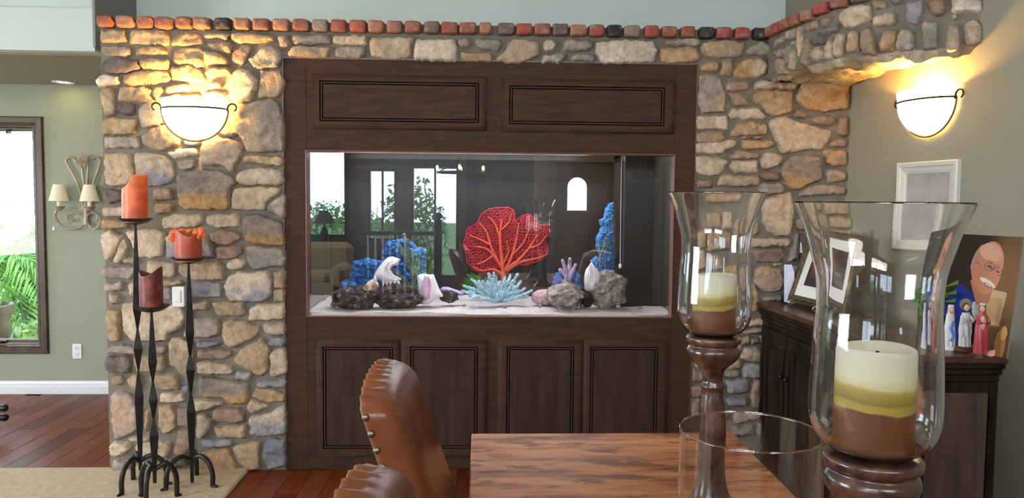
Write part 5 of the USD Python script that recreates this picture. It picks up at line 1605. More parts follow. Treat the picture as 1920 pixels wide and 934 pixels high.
for pts_ in ([(160, 392), (150, 345), (138, 320), (131, 305), (134, 298), (143, 299), (150, 306)], [(168, 392), (178, 345), (188, 318), (192, 305), (186, 297), (176, 299)], [(163, 400), (161, 345), (158, 312)], [(165, 400), (167, 345), (170, 312)]):
    obj('scroll_arm', tube(smooth_prof([fp2(a, b, 0.03) for a, b in pts_], 6), 0.009, 8), M['antique'], fs)
for k, (dx, dy, ln) in enumerate([(-11, -8, 1), (11, -8, 1), (-5, -14, 1), (5, -14, 1), (0, -17, 1), (-10, 6, 1), (10, 6, 1), (-4, 12, 1), (5, 12, 1), (0, 4, 1)]):
    c = fp2(163, 305, 0.05); e = np.array(c) + np.array([dx * S_, -0.015, -dy * S_])
    d = e - np.array(c); L = np.linalg.norm(d); w_ = np.cross(d / L, [0, -1, 0]) * 0.016
    mid = (np.array(c) + e) / 2
    obj('leaf', hull([c, e, mid + w_, mid - w_, mid + [0, -0.012, 0], mid + [0, 0.006, 0]]), M['antique'], fs)
for sx in (-1, 1):
    cx = 125 if sx < 0 else 179
    top = fp2(cx, 347, 0.10); bot = fp2(cx, 377, 0.10)
    obj('lamp_shade', lathe([(0.068, bot[2]), (0.036, top[2]), (0.033, top[2]), (0.065, bot[2])], 28, closed=True).apply_translation([top[0], -0.10, 0]), M['shade'], fs)
    z0_ = fp2(cx, 388)[2]
    obj('candle_sleeve', lathe([(0, z0_), (0.014, z0_), (0.014, bot[2] + 0.03), (0, bot[2] + 0.03)], 14).apply_translation([bot[0], -0.10, 0]), M['shade'], fs)
    obj('cup', lathe([(0, z0_ - 0.03), (0.012, z0_ - 0.028), (0.042, z0_ + 0.004), (0.038, z0_ + 0.008), (0, z0_ + 0.002)], 18).apply_translation([bot[0], -0.10, 0]), M['antique'], fs)
    pts_ = [(163, 415), (150, 427), (130, 426), (118, 414), (116, 402), (121, 394)] if sx < 0 else [(165, 415), (176, 427), (188, 424), (195, 412), (192, 402), (181, 394)]
    obj('scroll_arm', tube(smooth_prof([fp2(a, b, 0.03 + 0.07 * k / 5) for k, (a, b) in enumerate(pts_)], 6), 0.008, 8), M['antique'], fs)
    pts_ = [(160, 405), (146, 398), (132, 402), (130, 411), (138, 414), (143, 408)] if sx < 0 else [(166, 405), (174, 398), (184, 402), (184, 410), (177, 412)]
    obj('curl', tube(smooth_prof([fp2(a, b, 0.04) for a, b in pts_], 6), 0.006, 8), M['antique'], fs)
obj('stem', tube([fp2(164, 390, 0.03), fp2(164, 420, 0.03)], [0.015, 0.022], 10), M['antique'], fs)
c = fp2(114, 425, 0.09)
obj('drop', lathe([(0, 0.012), (0.006, 0.008), (0.012, -0.012), (0.015, -0.018), (0, -0.02)], 14).apply_translation(c), M['white_plastic'], fs)

# ------------------------------------------------------------------ wrought iron candle stands and their candles
MPX = 1 / F_PX


def stand(label, px, y, zs, plate_z, legrot, legr, legz):
    d = y + 4.25
    x = (px - 900) * d * MPX
    s = thing('candle_stand', label, 'candle stand', (x, y, 0.012), 0, 'wrought iron candle stands')
    z = np.array([q[0] for q in zs]); w = np.array([q[1] for q in zs]) / 2
    obj('pole', tube(np.c_[0 * z, 0 * z, z - 0.012], w * 1.05, 4, start=0.35), M['iron'], s, smooth=False)
    pz = plate_z - 0.012
    obj('drip_plate', lathe([(0, pz - 0.020), (0.02, pz - 0.022), (0.055, pz - 0.012), (0.083, pz + 0.008), (0.085, pz + 0.011), (0.080, pz + 0.009), (0.052, pz - 0.006), (0, pz - 0.010)], 36), M['iron'], s)
    for k in range(3):
        a = legrot + k * 2 * PI / 3
        c, sn = math.cos(a), math.sin(a)
        prof_ = [(0.0, legz - 0.01), (0.04, legz + 0.012), (legr * 0.55, legz + 0.012), (legr * 0.85, legz - 0.02), (legr, legz - 0.075), (legr * 1.0, 0.02), (legr * 1.03, 0.006), (legr * 1.22, 0.005)]
        q = smooth_prof([(r * c, r * sn, zz_) for r, zz_ in prof_], 5)
        obj('leg', tube(q, np.r_[np.full(len(q) - 6, 0.0125), np.linspace(0.0125, 0.006, 6)], 8), M['iron'], s)
    return s, np.array([x, y, plate_z])


s1, c1 = stand('tallest black iron candle stand holding the tall orange candle', 266, -0.27, [(1.382, 0.012), (0.97, 0.052), (0.94, 0.054), (0.836, 0.012), (0.733, 0.056), (0.622, 0.012), (0.488, 0.056), (0.15, 0.024), (0.10, 0.022)], 1.392, math.radians(10), 0.125, 0.145)
s2, c2 = stand('black iron candle stand at the right of the three, under the dripping candle', 361, -0.24, [(1.18, 0.012), (0.813, 0.055), (0.694, 0.016), (0.619, 0.056), (0.499, 0.016), (0.396, 0.056), (0.152, 0.027), (0.02, 0.022)], 1.192, math.radians(100), 0.130, 0.14)
s3, c3 = stand('shortest black iron candle stand in front with the dark red candle', 292, -0.46, [(0.96, 0.012), (0.705, 0.052), (0.605, 0.012), (0.518, 0.055), (0.425, 0.012), (0.341, 0.056), (0.19, 0.026), (0.10, 0.022)], 0.972, math.radians(30), 0.10, 0.165)

CANO = mat('candle_orange', (0.78, 0.16, 0.05), 0.42, color2=(0.52, 0.08, 0.03), scale=9, ramp=(0.4, 0.7), extra={'subsurface_weight': 0.25, 'subsurface_radius': (0.03, 0.01, 0.004), 'subsurface_scale': 1.0}, third=(0.64, 0.12, 0.04))
CANR = mat('candle_rust', (0.46, 0.075, 0.035), 0.42, color2=(0.30, 0.045, 0.025), scale=8, extra={'subsurface_weight': 0.2, 'subsurface_radius': (0.03, 0.01, 0.004), 'subsurface_scale': 1.0})
CAND = mat('candle_dark_red', (0.24, 0.035, 0.022), 0.4, color2=(0.085, 0.014, 0.013), scale=10, third=(0.34, 0.06, 0.028))
CANB = mat('candle_bright_wax', (0.75, 0.13, 0.035), 0.4, extra={'subsurface_weight': 0.3, 'subsurface_radius': (0.03, 0.01, 0.004), 'subsurface_scale': 1.0})
WICK = mat('wick', (0.015, 0.012, 0.01), 0.9)


def candle(name, label, loc, r, topf, m, seed, well=0.02, lip=0.012):
    """A pillar candle whose rim height follows topf(angle)."""
    n = 64
    th = np.arange(n) * 2 * PI / n
    top = np.array([topf(a) for a in th])
    rings = []
    for t in np.linspace(0, 1, 14):
        rr_ = r * (1 + 0.02 * (meshkit.noise(np.c_[np.cos(th) * 2, np.sin(th) * 2, th * 0 + t * 3 + seed], seed) - 0.5) * 2)
        rings.append(np.c_[rr_ * np.cos(th), rr_ * np.sin(th), top * t])
    for k, (f_, dz) in enumerate(((0.97, 0.004), (0.90, 0.002), (0.82, -0.006), (0.74, -well * 0.7))):
        rings.append(np.c_[r * f_ * np.cos(th), r * f_ * np.sin(th), top + dz])
    mn = top.min() - well
    for f_ in (0.6, 0.3):
        rings.append(np.c_[r * f_ * np.cos(th), r * f_ * np.sin(th), (top - well) * f_ * 0.6 + mn * (1 - f_ * 0.6)])
    c = thing(name, label, 'candle', loc)
    obj('wax', loft(rings), m, c, smooth=45)
    obj('wick', tube([(0, 0, mn - 0.005), (0.002, 0, mn + 0.014)], 0.0022, 6), WICK, c)
    return c


def top1(a):      # a sculpted tall rim, low to the left, with a step
    x = math.cos(a)
    return 0.180 + 0.052 / (1 + math.exp(-(x - 0.05) * 9)) + 0.012 * x + 0.006 * math.sin(3 * a)


candle('pillar_candle', 'tall orange pillar candle with a slanted broken rim on the tallest iron stand', c1 + [0, 0, -0.010], 0.061, top1, CANO, 3)
k2 = candle('pillar_candle', 'rust red pillar candle with melted drips over its rim on the right iron stand', c2 + [0, 0, -0.010], 0.066, lambda a: 0.148 + 0.014 * math.sin(a * 2 + 1) + 0.008 * math.cos(3 * a), CANR, 5)
for k, (x, z, r) in enumerate([(-0.070, 0.130, (0.020, 0.020, 0.028)), (-0.060, 0.150, (0.022, 0.02, 0.014)), (0.050, 0.150, (0.024, 0.022, 0.020)), (0.074, 0.152, (0.022, 0.020, 0.026)), (0.062, 0.128, (0.014, 0.016, 0.016)), (0.02, 0.158, (0.02, 0.03, 0.012)), (0.088, 0.140, (0.012, 0.012, 0.018)), (-0.02, 0.160, (0.025, 0.03, 0.010))]):
    b = ball((0, 0, 0), 1.0, 3); v = np.array(b.vertices) * (1 + 0.35 * (meshkit.fbm(np.array(b.vertices) * 2 + k, 2, k)[:, None] - 0.5)) * np.array(r) + [x, -0.022, z]
    obj('wax_drip', T(v, b.faces), CANB, k2, smooth=True)
candle('pillar_candle', 'dark red pillar candle with a wavy hollow rim on the shortest iron stand', c3 + [0, 0, -0.010], 0.0535, lambda a: 0.182 + 0.016 * math.cos(2 * a + 0.2) + 0.010 * math.cos(a), CAND, 9, well=0.04)

# plates on the stone
p_ = at(335, 556.5, -0.05)
sw = thing('switch_plate', 'small white switch plate on the stone wall behind the candle stands', 'switch', (p_[0], -0.052, p_[2]))
obj('plate', cbox(-0.033, 0.033, -0.006, 0.022, -0.055, 0.055, 0.003), M['white_plastic'], sw)
obj('rocker', cbox(-0.016, 0.016, -0.010, -0.004, -0.032, 0.032, 0.003), M['white_plastic'], sw)
p_ = at(343, 782, -0.045)
bp = thing('blank_plate', 'brown blank cover plate low on the stone wall behind the candle stands', 'cover plate', (p_[0], -0.044, p_[2]))
obj('plate', cbox(-0.030, 0.030, -0.006, 0.022, -0.048, 0.048, 0.003), M['brown_plate'], bp)
obj('screw', ball((0, -0.006, 0.002), (0.004, 0.002, 0.004), 2), M['dark'], bp)
# black metal rack poking in at the left edge
rk = thing('metal_rack', 'black metal rack whose two rounded rail ends poke in at the left edge', 'rack', (at(-1, 772, 0.62)[0], 0.62, 0.0))
for z in (at(4, 783, 0.62)[2], at(4, 765, 0.62)[2]):
    obj('rail', cat(tube([(-0.5, 0, z), (0.03, 0, z)], 0.022, 12), ball((0.03, 0, z), 0.024, 2)), M['iron'], rk)
obj('leg', tube([(-0.08, 0, 0.0), (-0.08, 0, 0.16)], 0.014, 8), M['iron'], rk)
obj('leg', tube([(-0.45, 0, 0.0), (-0.45, 0, 0.16)], 0.014, 8), M['iron'], rk)

# ------------------------------------------------------------------ dining table of distressed planks
TZ = 0.76
TXA, TXB, TYA, TYB = -0.024, 0.815, -3.72, -1.825
TAB = usdkit.material(stage, LK + 'distressed_wood', {
    'tc': ('texture_coordinate', {}), 'mp': ('mapping', {'scale': (1.0, 5.0, 1.0)}), 'mp2': ('mapping', {'scale': (2.2, 7.0, 1.0)}),
    'n': ('noise_texture', {'scale': 3.2, 'detail': 8.0, 'roughness': 0.65, 'distortion': 0.15}),
    'r': ('rgb_ramp', {'ramp': [(0.32, (0.10, 0.028, 0.012)), (0.40, (0.30, 0.105, 0.045)), (0.49, (0.50, 0.205, 0.085)), (0.66, (0.62, 0.32, 0.155))]}),
    'n2': ('noise_texture', {'scale': 2.4, 'detail': 7.0, 'roughness': 0.62, 'distortion': 0.2}),
    'r2': ('rgb_ramp', {'ramp': [(0.55, (0, 0, 0)), (0.60, (1, 1, 1))]}),
    'mx': ('mix_color', {'b': (0.22, 0.085, 0.036)}),
    'vo': ('voronoi_texture', {'feature': 'distance_to_edge', 'scale': 26.0}), 'vr': ('rgb_ramp', {'ramp': [(0.0, (0.35, 0.35, 0.35)), (0.035, (1, 1, 1))]}),
    'nv': ('noise_texture', {'scale': 2.0}), 'nvr': ('rgb_ramp', {'ramp': [(0.48, (0, 0, 0)), (0.58, (1, 1, 1))]}),
    'mc': ('mix_color', {'blend_type': 'multiply', 'fac': 1.0}), 'b': ('bump', {'strength': 0.4, 'distance': 0.004}), 'p': ('principled_bsdf', {'roughness': 0.42, 'specular_ior_level': 0.14})},
    [('tc.object', 'mp.vector'), ('tc.object', 'mp2.vector'), ('mp.vector', 'n.vector'), ('n.fac', 'r.fac'), ('mp2.vector', 'n2.vector'), ('n2.fac', 'r2.fac'), ('r2.color', 'mx.fac'), ('r.color', 'mx.a'),
     ('mp2.vector', 'vo.vector'), ('vo.distance', 'vr.fac'), ('tc.object', 'nv.vector'), ('nv.fac', 'mc.fac'), ('mx.result', 'mc.a'), ('vr.color', 'mc.b'), ('mc.result', 'p.base_color'), ('n.fac', 'b.height'), ('b.normal', 'p.normal')], surface='p.BSDF')
tbl = thing('dining_table', 'distressed reddish brown plank dining table in the right foreground', 'table', (0, 0, 0))
ye = [TYB, TYB - 0.15, TYB - 0.56, TYB - 0.98, TYB - 1.40, TYA + 0.15, TYA]
for i in range(6):
    obj('board', cbox(TXA, TXB, ye[i + 1] + 0.0008, ye[i] - 0.0008, TZ - 0.045, TZ, 0.003), TAB, tbl)
obj('apron', cat(cbox(TXA + 0.06, TXB - 0.06, TYB - 0.10, TYB - 0.07, TZ - 0.14, TZ - 0.045), cbox(TXA + 0.06, TXB - 0.06, TYA + 0.07, TYA + 0.10, TZ - 0.14, TZ - 0.045), cbox(TXA + 0.06, TXA + 0.09, TYA + 0.08, TYB - 0.08, TZ - 0.14, TZ - 0.045), cbox(TXB - 0.09, TXB - 0.06, TYA + 0.08, TYB - 0.08, TZ - 0.14, TZ - 0.045)), M['chair_wood'], tbl)
for sx in (TXA + 0.09, TXB - 0.09):
    for sy in (TYA + 0.10, TYB - 0.10):
        obj('leg', lathe([(0, 0), (0.03, 0), (0.04, 0.06), (0.028, 0.1), (0.045, 0.3), (0.05, 0.45), (0.03, 0.55), (0.045, 0.6), (0.045, TZ - 0.046), (0, TZ - 0.046)], 20).apply_translation([sx, sy, 0]), M['chair_wood'], tbl)

# ------------------------------------------------------------------ hurricane candle holders, their candles, and the big cylinder vase
PED0 = [(0.0, 0.0), (0.076, 0.0), (0.078, 0.008), (0.064, 0.022), (0.050, 0.040), (0.042, 0.060), (0.036, 0.092), (0.034, 0.14), (0.032, 0.20), (0.0285, 0.26), (0.0245, 0.295), (0.0265, 0.303), (0.0275, 0.308), (0.0255, 0.314), (0.0235, 0.322), (0.0255, 0.340), (0.034, 0.355), (0.048, 0.366), (0.0585, 0.378), (0.0620, 0.390), (0.0605, 0.399), (0.0560, 0.405), (0.0565, 0.409), (0.0625, 0.414), (0.0640, 0.421), (0.0620, 0.427), (0.050, 0.429), (0.0, 0.428)]
GLS = [(0.045, 0.0), (0.063, 0.010), (0.077, 0.0245), (0.0843, 0.045), (0.0857, 0.072), (0.0843, 0.115), (0.0823, 0.164), (0.0802, 0.192), (0.0806, 0.22), (0.0836, 0.247), (0.0915, 0.275), (0.100, 0.303), (0.112, 0.333), (0.1135, 0.337)]
BRZ = mat('mottled_bronze_wood', (0.022, 0.009, 0.007), 0.26, color2=(0.075, 0.032, 0.021), scale=22, detail=6, bump=0.25, bscale=70, bdist=0.003, coat=0.4, third=(0.15, 0.08, 0.055), ramp=(0.38, 0.72), rrange=0.05)
CDISH = mat('copper_dish', (0.05, 0.02, 0.012), 0.3, metal=0.4)


def banded(name, slant):
    n = {'tc': ('texture_coordinate', {}), 's': ('separate_xyz', {}), 'nz': ('noise_texture', {'scale': 26.0, 'detail': 3.0}), 'k': ('math', {'math_type': 'multiply_add', 'value2': 0.012}),
         'k0': ('math', {'math_type': 'multiply_add', 'value2': slant}), 'mr': ('math', {'math_type': 'divide', 'value2': 0.150}),
         'r': ('rgb_ramp', {'ramp': [(0.0, (0.30, 0.125, 0.04)), (0.08, (0.22, 0.085, 0.030)), (0.12, (0.15, 0.05, 0.018)), (0.405, (0.15, 0.05, 0.018)), (0.42, (0.42, 0.32, 0.06)), (0.48, (0.40, 0.30, 0.05)), (0.50, (0.24, 0.175, 0.03)), (0.575, (0.37, 0.28, 0.045)), (0.61, (0.45, 0.36, 0.10)), (0.635, (0.68, 0.58, 0.33)), (0.70, (0.78, 0.70, 0.48)), (1.0, (0.80, 0.73, 0.54))]}),
         'p': ('principled_bsdf', {'roughness': 0.4, 'subsurface_weight': 0.3, 'subsurface_radius': (0.03, 0.018, 0.008), 'subsurface_scale': 1.0})}
    return usdkit.material(stage, LK + name, n, [('tc.object', 's.vector'), ('tc.object', 'nz.vector'), ('nz.fac', 'k.value1'), ('s.z', 'k.value3'), ('s.x', 'k0.value1'), ('k.value', 'k0.value3'), ('k0.value', 'mr.value1'), ('mr.value', 'r.fac'), ('r.color', 'p.base_color')], surface='p.BSDF')


def hurricane(label, label_candle, x, y, seed, slant, hs=1.0):
    h = thing('hurricane_holder', label, 'candle holder', (x, y, TZ), 0, 'glass hurricane candle holders')
    PED = [(r_, z_ * hs) for r_, z_ in PED0]
    obj('pedestal', lathe(smooth_prof(PED, 3), 64), BRZ, h, smooth=50)
    g = smooth_prof(GLS, 4)
    tn = np.gradient(g, axis=0); tn /= np.linalg.norm(tn, axis=1, keepdims=True)
    inn = g + np.c_[-tn[:, 1], tn[:, 0]] * 0.0030
    base = [(0.0, 0.0), (0.03, 0.0)]
    prof_ = np.vstack([base, g, [(g[-1][0] - 0.0006, g[-1][1] + 0.0018)], inn[::-1], [(0.03, 0.0045), (0.0, 0.0045)]])
    gl = lathe(prof_, 128)
    v = np.array(gl.vertices); a = np.arctan2(v[:, 1], v[:, 0]); r = np.hypot(v[:, 0], v[:, 1])
    wob = 1 + 0.010 * (meshkit.fbm(np.c_[np.cos(a) * 1.6, np.sin(a) * 1.6, v[:, 2] * 9 + seed], 2, seed) - 0.5) * 2     # hand-blown unevenness
    v[:, 0] *= wob * (1 if hs == 1 else 0.965); v[:, 1] *= wob * (1 if hs == 1 else 0.965); v[:, 2] += 0.4288 * hs + 0.0012
    obj('glass_chimney', T(v, gl.faces), M['glass'], h, smooth=60)
    z = 0.4288 * hs + 0.0058
    obj('candle_dish', lathe([(0, z + 0.0006), (0.052, z + 0.0006), (0.060, z + 0.006), (0.061, z + 0.009), (0.058, z + 0.008), (0.050, z + 0.004), (0, z + 0.004)], 48), CDISH, h)
    candle('banded_candle', label_candle, (x, y, TZ + z + 0.0042), 0.0505, lambda a_: 0.132 + 0.0015 * math.sin(2 * a_), banded('banded_wax_%d' % seed, slant), seed, well=0.014)


hurricane('smaller-looking far glass hurricane on a turned bronze pedestal at the far end of the table', 'cream, olive and brown banded candle inside the far glass hurricane', (1347 - 900) * 1.79 * MPX, -4.25 + 1.79, 1, -0.10)
hurricane('large near glass hurricane on a turned bronze pedestal, right foreground', 'cream, olive and brown banded candle inside the near glass hurricane', (1666 - 900) * 1.00 * MPX, -4.25 + 1.00, 2, 0.04, 0.945)
vz = thing('glass_cylinder', 'wide clear glass cylinder vase standing open between the two glass hurricanes', 'vase', ((1424 - 900) * 1.44 * MPX, -4.25 + 1.44, TZ))
obj('wall', lathe([(0, 0), (0.1335, 0), (0.1345, 0.003), (0.1345, 0.303), (0.133, 0.3045), (0.1315, 0.303), (0.1315, 0.006), (0, 0.006)], 128), M['glass'], vz, smooth=50)
obj('rim', trimesh.creation.torus(0.133, 0.0016, 128, 8).apply_translation([0, 0, 0.3045]), M['glass'], vz)

# ------------------------------------------------------------------ leather chairs
def chair(label, loc, rotz):
    c = thing('leather_chair', label, 'chair', loc, rotz, 'leather dining chairs')          # local: faces +x, origin on the floor
    ZB, ZT, HW, RC = 0.44, 1.085, 0.235, 0.052

    def xc(z):                                                          # the reclined, gently curved centre of the back
        return -0.183 + (1.04 - z) * 0.33 - 0.10 * np.clip(0.75 - z, 0, 1) ** 1.5

    th = np.linspace(0, PI, 40)
    top = np.c_[HW * np.sign(np.cos(th)) * np.abs(np.cos(th)) ** 0.9, ZT - RC + RC * np.abs(np.sin(th)) ** 0.95]
    outline = Polygon(np.vstack([[(-HW, ZB), (HW, ZB)], top]))
    N_ = 260
    prof_ = [(-0.030, 0.0), (-0.050, 0.004)] if False else [(0.08, -0.041), (0.02, -0.041), (0.005, -0.0395), (0.0, -0.035), (-0.001, -0.026), (0.0, -0.012), (-0.001, 0.004), (0.004, 0.019), (0.014, 0.032), (0.028, 0.041), (0.05, 0.047), (0.08, 0.051)]
    rings = []
    base = resample(outline.buffer(-0.03).buffer(0.03), N_)
    for ins, t in prof_:
        q = outline.buffer(-0.03).buffer(0.03 - ins)
        r = resample(q, N_)
        if shapely.LinearRing(r).is_ccw:
            r = r[::-1]
        k = np.argmin(np.hypot(r[:, 0] * 3, r[:, 1] - ZB))
        r = np.roll(r, -k, 0)
        arc = np.r_[0, np.cumsum(np.hypot(*np.diff(r, axis=0).T))]
        round_ = np.clip((r[:, 1] - (ZT - RC - 0.0)) / 0.03, 0, 1)
        pl = 0.0075 * round_ * math.exp(-((t + 0.024) / 0.022) ** 2) * np.sin(arc * 2 * PI / 0.047)      # leather gathered in pleats round the crown
        nrm = r - np.array([0, 0.8]); nrm /= np.linalg.norm(nrm, axis=1, keepdims=True) + 1e-9
        r = r + nrm * pl[:, None]
        rings.append(np.c_[xc(r[:, 1]) + t, r[:, 0], r[:, 1]])
    m = loft(rings)
    obj('backrest', m, M['leather'], c, smooth=60)
    pp_ = [(-1, z) for z in np.arange(ZT - RC - 0.002, ZB + 0.06, -0.0365)]
    for sd in (-1, 1):
        for _, z in pp_:
            obj('nailhead', ball((xc(z) - 0.030, sd * (HW + 0.001), z), (0.0085, 0.0062, 0.0085), 2), M['nail'], c)
    obj('seat', cbox(-0.02, 0.42, -0.24, 0.24, 0.38, 0.485, 0.03), M['leather'], c)
    obj('seat_rail', cbox(-0.03, 0.41, -0.23, 0.23, 0.33, 0.385, 0.006), M['chair_wood'], c)
    for sx in (0.0, 0.38):
        for sy in (-0.2, 0.2):
            obj('leg', tube([(sx, sy, 0), (sx, sy, 0.34)], [0.018, 0.026], 4, start=PI / 4), M['chair_wood'], c, smooth=False)
    return c


ch1 = chair('brown leather nailhead chair whose tall back shows in front of the cabinet doors', (-0.036, -2.36, 0), 0.0)
dup(ch1, (0.03, -3.20, 0), 0.0, 'nearest brown leather chair, only its rounded top showing at the bottom edge')
dup(ch1, (0.887, -2.338, 0), PI - math.radians(25), 'brown leather nailhead chair behind the near glass hurricane at the right')

# ------------------------------------------------------------------ console and what stands on it
CZ = 0.963
CXA, CXB, CYA, CYB = 1.565, 1.895, -1.565, -0.055
con = thing('console', 'dark carved wooden console with panelled doors against the right side', 'console', (0, 0, 0))
obj('top', cbox(CXA - 0.025, CXB + 0.012, CYA - 0.025, CYB, CZ - 0.028, CZ, 0.006), M['console_top'], con)
for k, (o, z0_, z1_) in enumerate(((0.018, 0.048, 0.028), (0.008, 0.072, 0.048), (-0.002, 0.10, 0.072))):
    obj('moulding', cbox(CXA - o, CXB + o * 0.4, CYA - o, CYB, CZ - z0_, CZ - z1_, 0.005), M['console'], con)
obj('body', cbox(CXA + 0.012, CXB, CYA + 0.012, CYB, 0.06, CZ - 0.10, 0.004), M['console'], con)
obj('plinth', cbox(CXA - 0.005, CXB, CYA - 0.005, CYB, 0.0, 0.075, 0.006), M['console'], con)
obj('end_panel', cbox(CXA + 0.06, CXB - 0.04, CYA + 0.002, CYA + 0.014, 0.12, CZ - 0.14, 0.004), mat('console_end_panel', (0.05, 0.03, 0.02), 0.4, color2=(0.09, 0.056, 0.038), scale=4, stretch=(7, 7, 0.8), detail=6), con)
for x_ in (CXA + 0.016, CXB - 0.035):
    obj('corner_post', cbox(x_, x_ + 0.03, CYA, CYA + 0.03, 0.075, CZ - 0.10, 0.005), M['console'], con)
nd = 4
dy = (CYB - CYA - 0.06) / nd
for k in range(nd):
    y0_, y1_ = CYA + 0.03 + k * dy + 0.006, CYA + 0.03 + (k + 1) * dy - 0.006
    fr_ = frame_rect(y0_, y1_, 0.10, CZ - 0.13, [(0, 0), (0, 0.016), (0.006, 0.020), (0.055, 0.020), (0.062, 0.012), (0.072, 0.012), (0.085, 0.006), (0.11, 0.018), (0.13, 0.020)], 0)
    v = np.array(fr_.vertices); n4 = len(v) - 4
    fr_ = T(v, list(fr_.faces) + [(n4, n4 + 1, n4 + 2), (n4, n4 + 2, n4 + 3)])
    v = np.array(fr_.vertices)
    v = np.c_[CXA + 0.014 + v[:, 1], v[:, 0], v[:, 2]]
    d_ = obj('door', T(v, np.array(fr_.faces)[:, ::-1]), M['console'], con, smooth=30)
    ky = y1_ - 0.03 if k % 2 == 0 else y0_ + 0.03
    obj('knob', cat(ball((CXA - 0.024, ky, 0.62), (0.010, 0.013, 0.013), 2), tube([(CXA, ky, 0.62), (CXA - 0.022, ky, 0.62)], 0.006, 8)), M['iron'], d_)
    for sy in (y0_ + 0.0275, y1_ - 0.0275):
        obj('carved_stile', tube(smooth_prof([(CXA - 0.006, sy, 0.16), (CXA - 0.010, sy + 0.006, 0.3), (CXA - 0.010, sy - 0.006, 0.46), (CXA - 0.010, sy + 0.006, 0.62), (CXA - 0.006, sy, 0.76)], 4), 0.008, 8), M['console'], d_)

# greeting card
LIL = mat('card_lilac', (0.40, 0.33, 0.72), 0.6, color2=(0.50, 0.44, 0.80), scale=8)
CWH = mat('card_white', (0.66, 0.70, 0.85), 0.6, color2=(0.60, 0.63, 0.80), scale=30)
gc = thing('greeting_card', 'small white and lilac greeting card standing open left of the tilted frame', 'card', (0, 0, 0))
A_ = at(1470, 560, -0.17); Bx = at(1490, 560, -0.17); C_ = at(1507, 560, -0.10)
hz = 0.205
curve = [(1470, 496), (1484, 496), (1489, 510), (1490, 535), (1488, 556), (1486, 568), (1470, 566)]
cp = pxpoly(' '.join('%f,%f' % q for q in curve), -0.17)
cp[:, 1] = np.maximum(cp[:, 1], CZ + 0.001)
obj('front_leaf', place(prism(Polygon(cp), 0.0012), np.array([[1, 0, 0], [0, 0, -1.0], [0, 1, 0]]), [0, -0.17, 0]), CWH, gc)
x0_, x1_ = at(1472, 560, -0.13)[0], at(1507, 560, -0.13)[0]
obj('back_leaf', hull([(x0_, -0.165, CZ + 0.001), (x0_, -0.1640, CZ + 0.001), (x1_, -0.10, CZ + 0.001), (x1_, -0.099, CZ + 0.001), (x0_, -0.165, CZ + hz), (x0_, -0.164, CZ + hz), (x1_, -0.10, CZ + hz), (x1_, -0.099, CZ + hz)]), LIL, gc)


def picture_frame(name, label, corner, along, upv, w, h, fw, frame_m, mat_m, print_m, matw, depth=0.02, feet=None):
    """A picture standing on the console: corner = its lower far corner; along / upv unit vectors of its face."""
    along, upv = np.array(along, float), np.array(upv, float)
    along /= np.linalg.norm(along); upv -= along * (upv @ along); upv /= np.linalg.norm(upv)
    nrm = np.cross(along, upv)
    if nrm @ (EYE - corner) < 0:
        nrm = -nrm
    o = thing(name, label, 'picture', (0, 0, 0))

    def to(m):
        v = np.array(m.vertices)
        f = np.array(m.faces)
        q = corner + v[:, :1] * along + v[:, 2:] * upv - v[:, 1:2] * nrm
        mm = T(q, f)
        if np.dot(np.cross(along, nrm * -1), upv) < 0:
            mm = T(q, f[:, ::-1])
        return mm
    k = fw
    obj('frame', to(frame_rect(0, w, 0, h, [(0, 0), (0, depth), (k * 0.15, depth * 1.2), (k * 0.4, depth * 0.9), (k * 0.55, depth * 1.15), (k * 0.8, depth * 0.8), (k, depth * 0.7), (k + 0.002, depth * 0.4)], 0)), frame_m, o, smooth=False)
    obj('beading', to(cat(*[ball((a, -depth * 1.12, b), k * 0.13, 1) for a, b in [(x, z) for x in np.arange(k * 0.5, w, k * 0.30) for z in (k * 0.55, h - k * 0.55)] + [(x, z) for z in np.arange(k * 0.5, h, k * 0.30) for x in (k * 0.55, w - k * 0.55)]])), frame_m, o)
    obj('mount', to(box(k, w - k, -depth * 0.45, -depth * 0.3, k, h - k)), mat_m, o)
    if print_m is not None:
        obj('print', to(box(k + matw, w - k - matw, -depth * 0.52, -depth * 0.44, k + matw, h - k - matw)), print_m, o)
    obj('backing', to(box(0.002, w - 0.002, -0.002, 0.004, 0.002, h - 0.002)), M['dark'], o)
    return o, to


GILT = mat('beaded_frame_gilt', (0.06, 0.040, 0.020), 0.4, metal=0.4, color2=(0.15, 0.10, 0.05), scale=60)
MATW = mat('picture_mount_white', (0.78, 0.78, 0.76), 0.8)
PORT = mat('dark_portrait_print', (0.02, 0.012, 0.012), 0.5, color2=(0.25, 0.08, 0.05), scale=7, ramp=(0.5, 0.7))
cor = np.array([1.685, -0.155, CZ + 0.014])
po_, to_ = picture_frame('framed_picture', 'tilted picture in a dark beaded frame with white mount on the console', cor, (0.10, -1.0, 0.0), (0.34, 0.0, 1.0), 0.44, 0.40, 0.040, GILT, MATW, PORT, 0.062)
obj('easel', cat(*[tube(smooth_prof([cor + np.array([0.03 + dx_, -yy, 0.02]), cor + np.array([-0.045 + dx_, -yy, -0.004]), cor + np.array([-0.060 + dx_, -yy - 0.01, 0.006]), cor + np.array([-0.045 + dx_, -yy - 0.015, 0.022]), cor + np.array([-0.025 + dx_, -yy - 0.01, 0.010])], 5), 0.0035, 6) for yy, dx_ in ((0.10, 0.01), (0.34, 0.035))], tube([cor + np.array([0.17, -0.22, 0.20]), cor + np.array([0.20, -0.2, -0.012])], 0.006, 6)), mat('easel_wire', (0.45, 0.40, 0.33), 0.3, metal=0.8), po_)
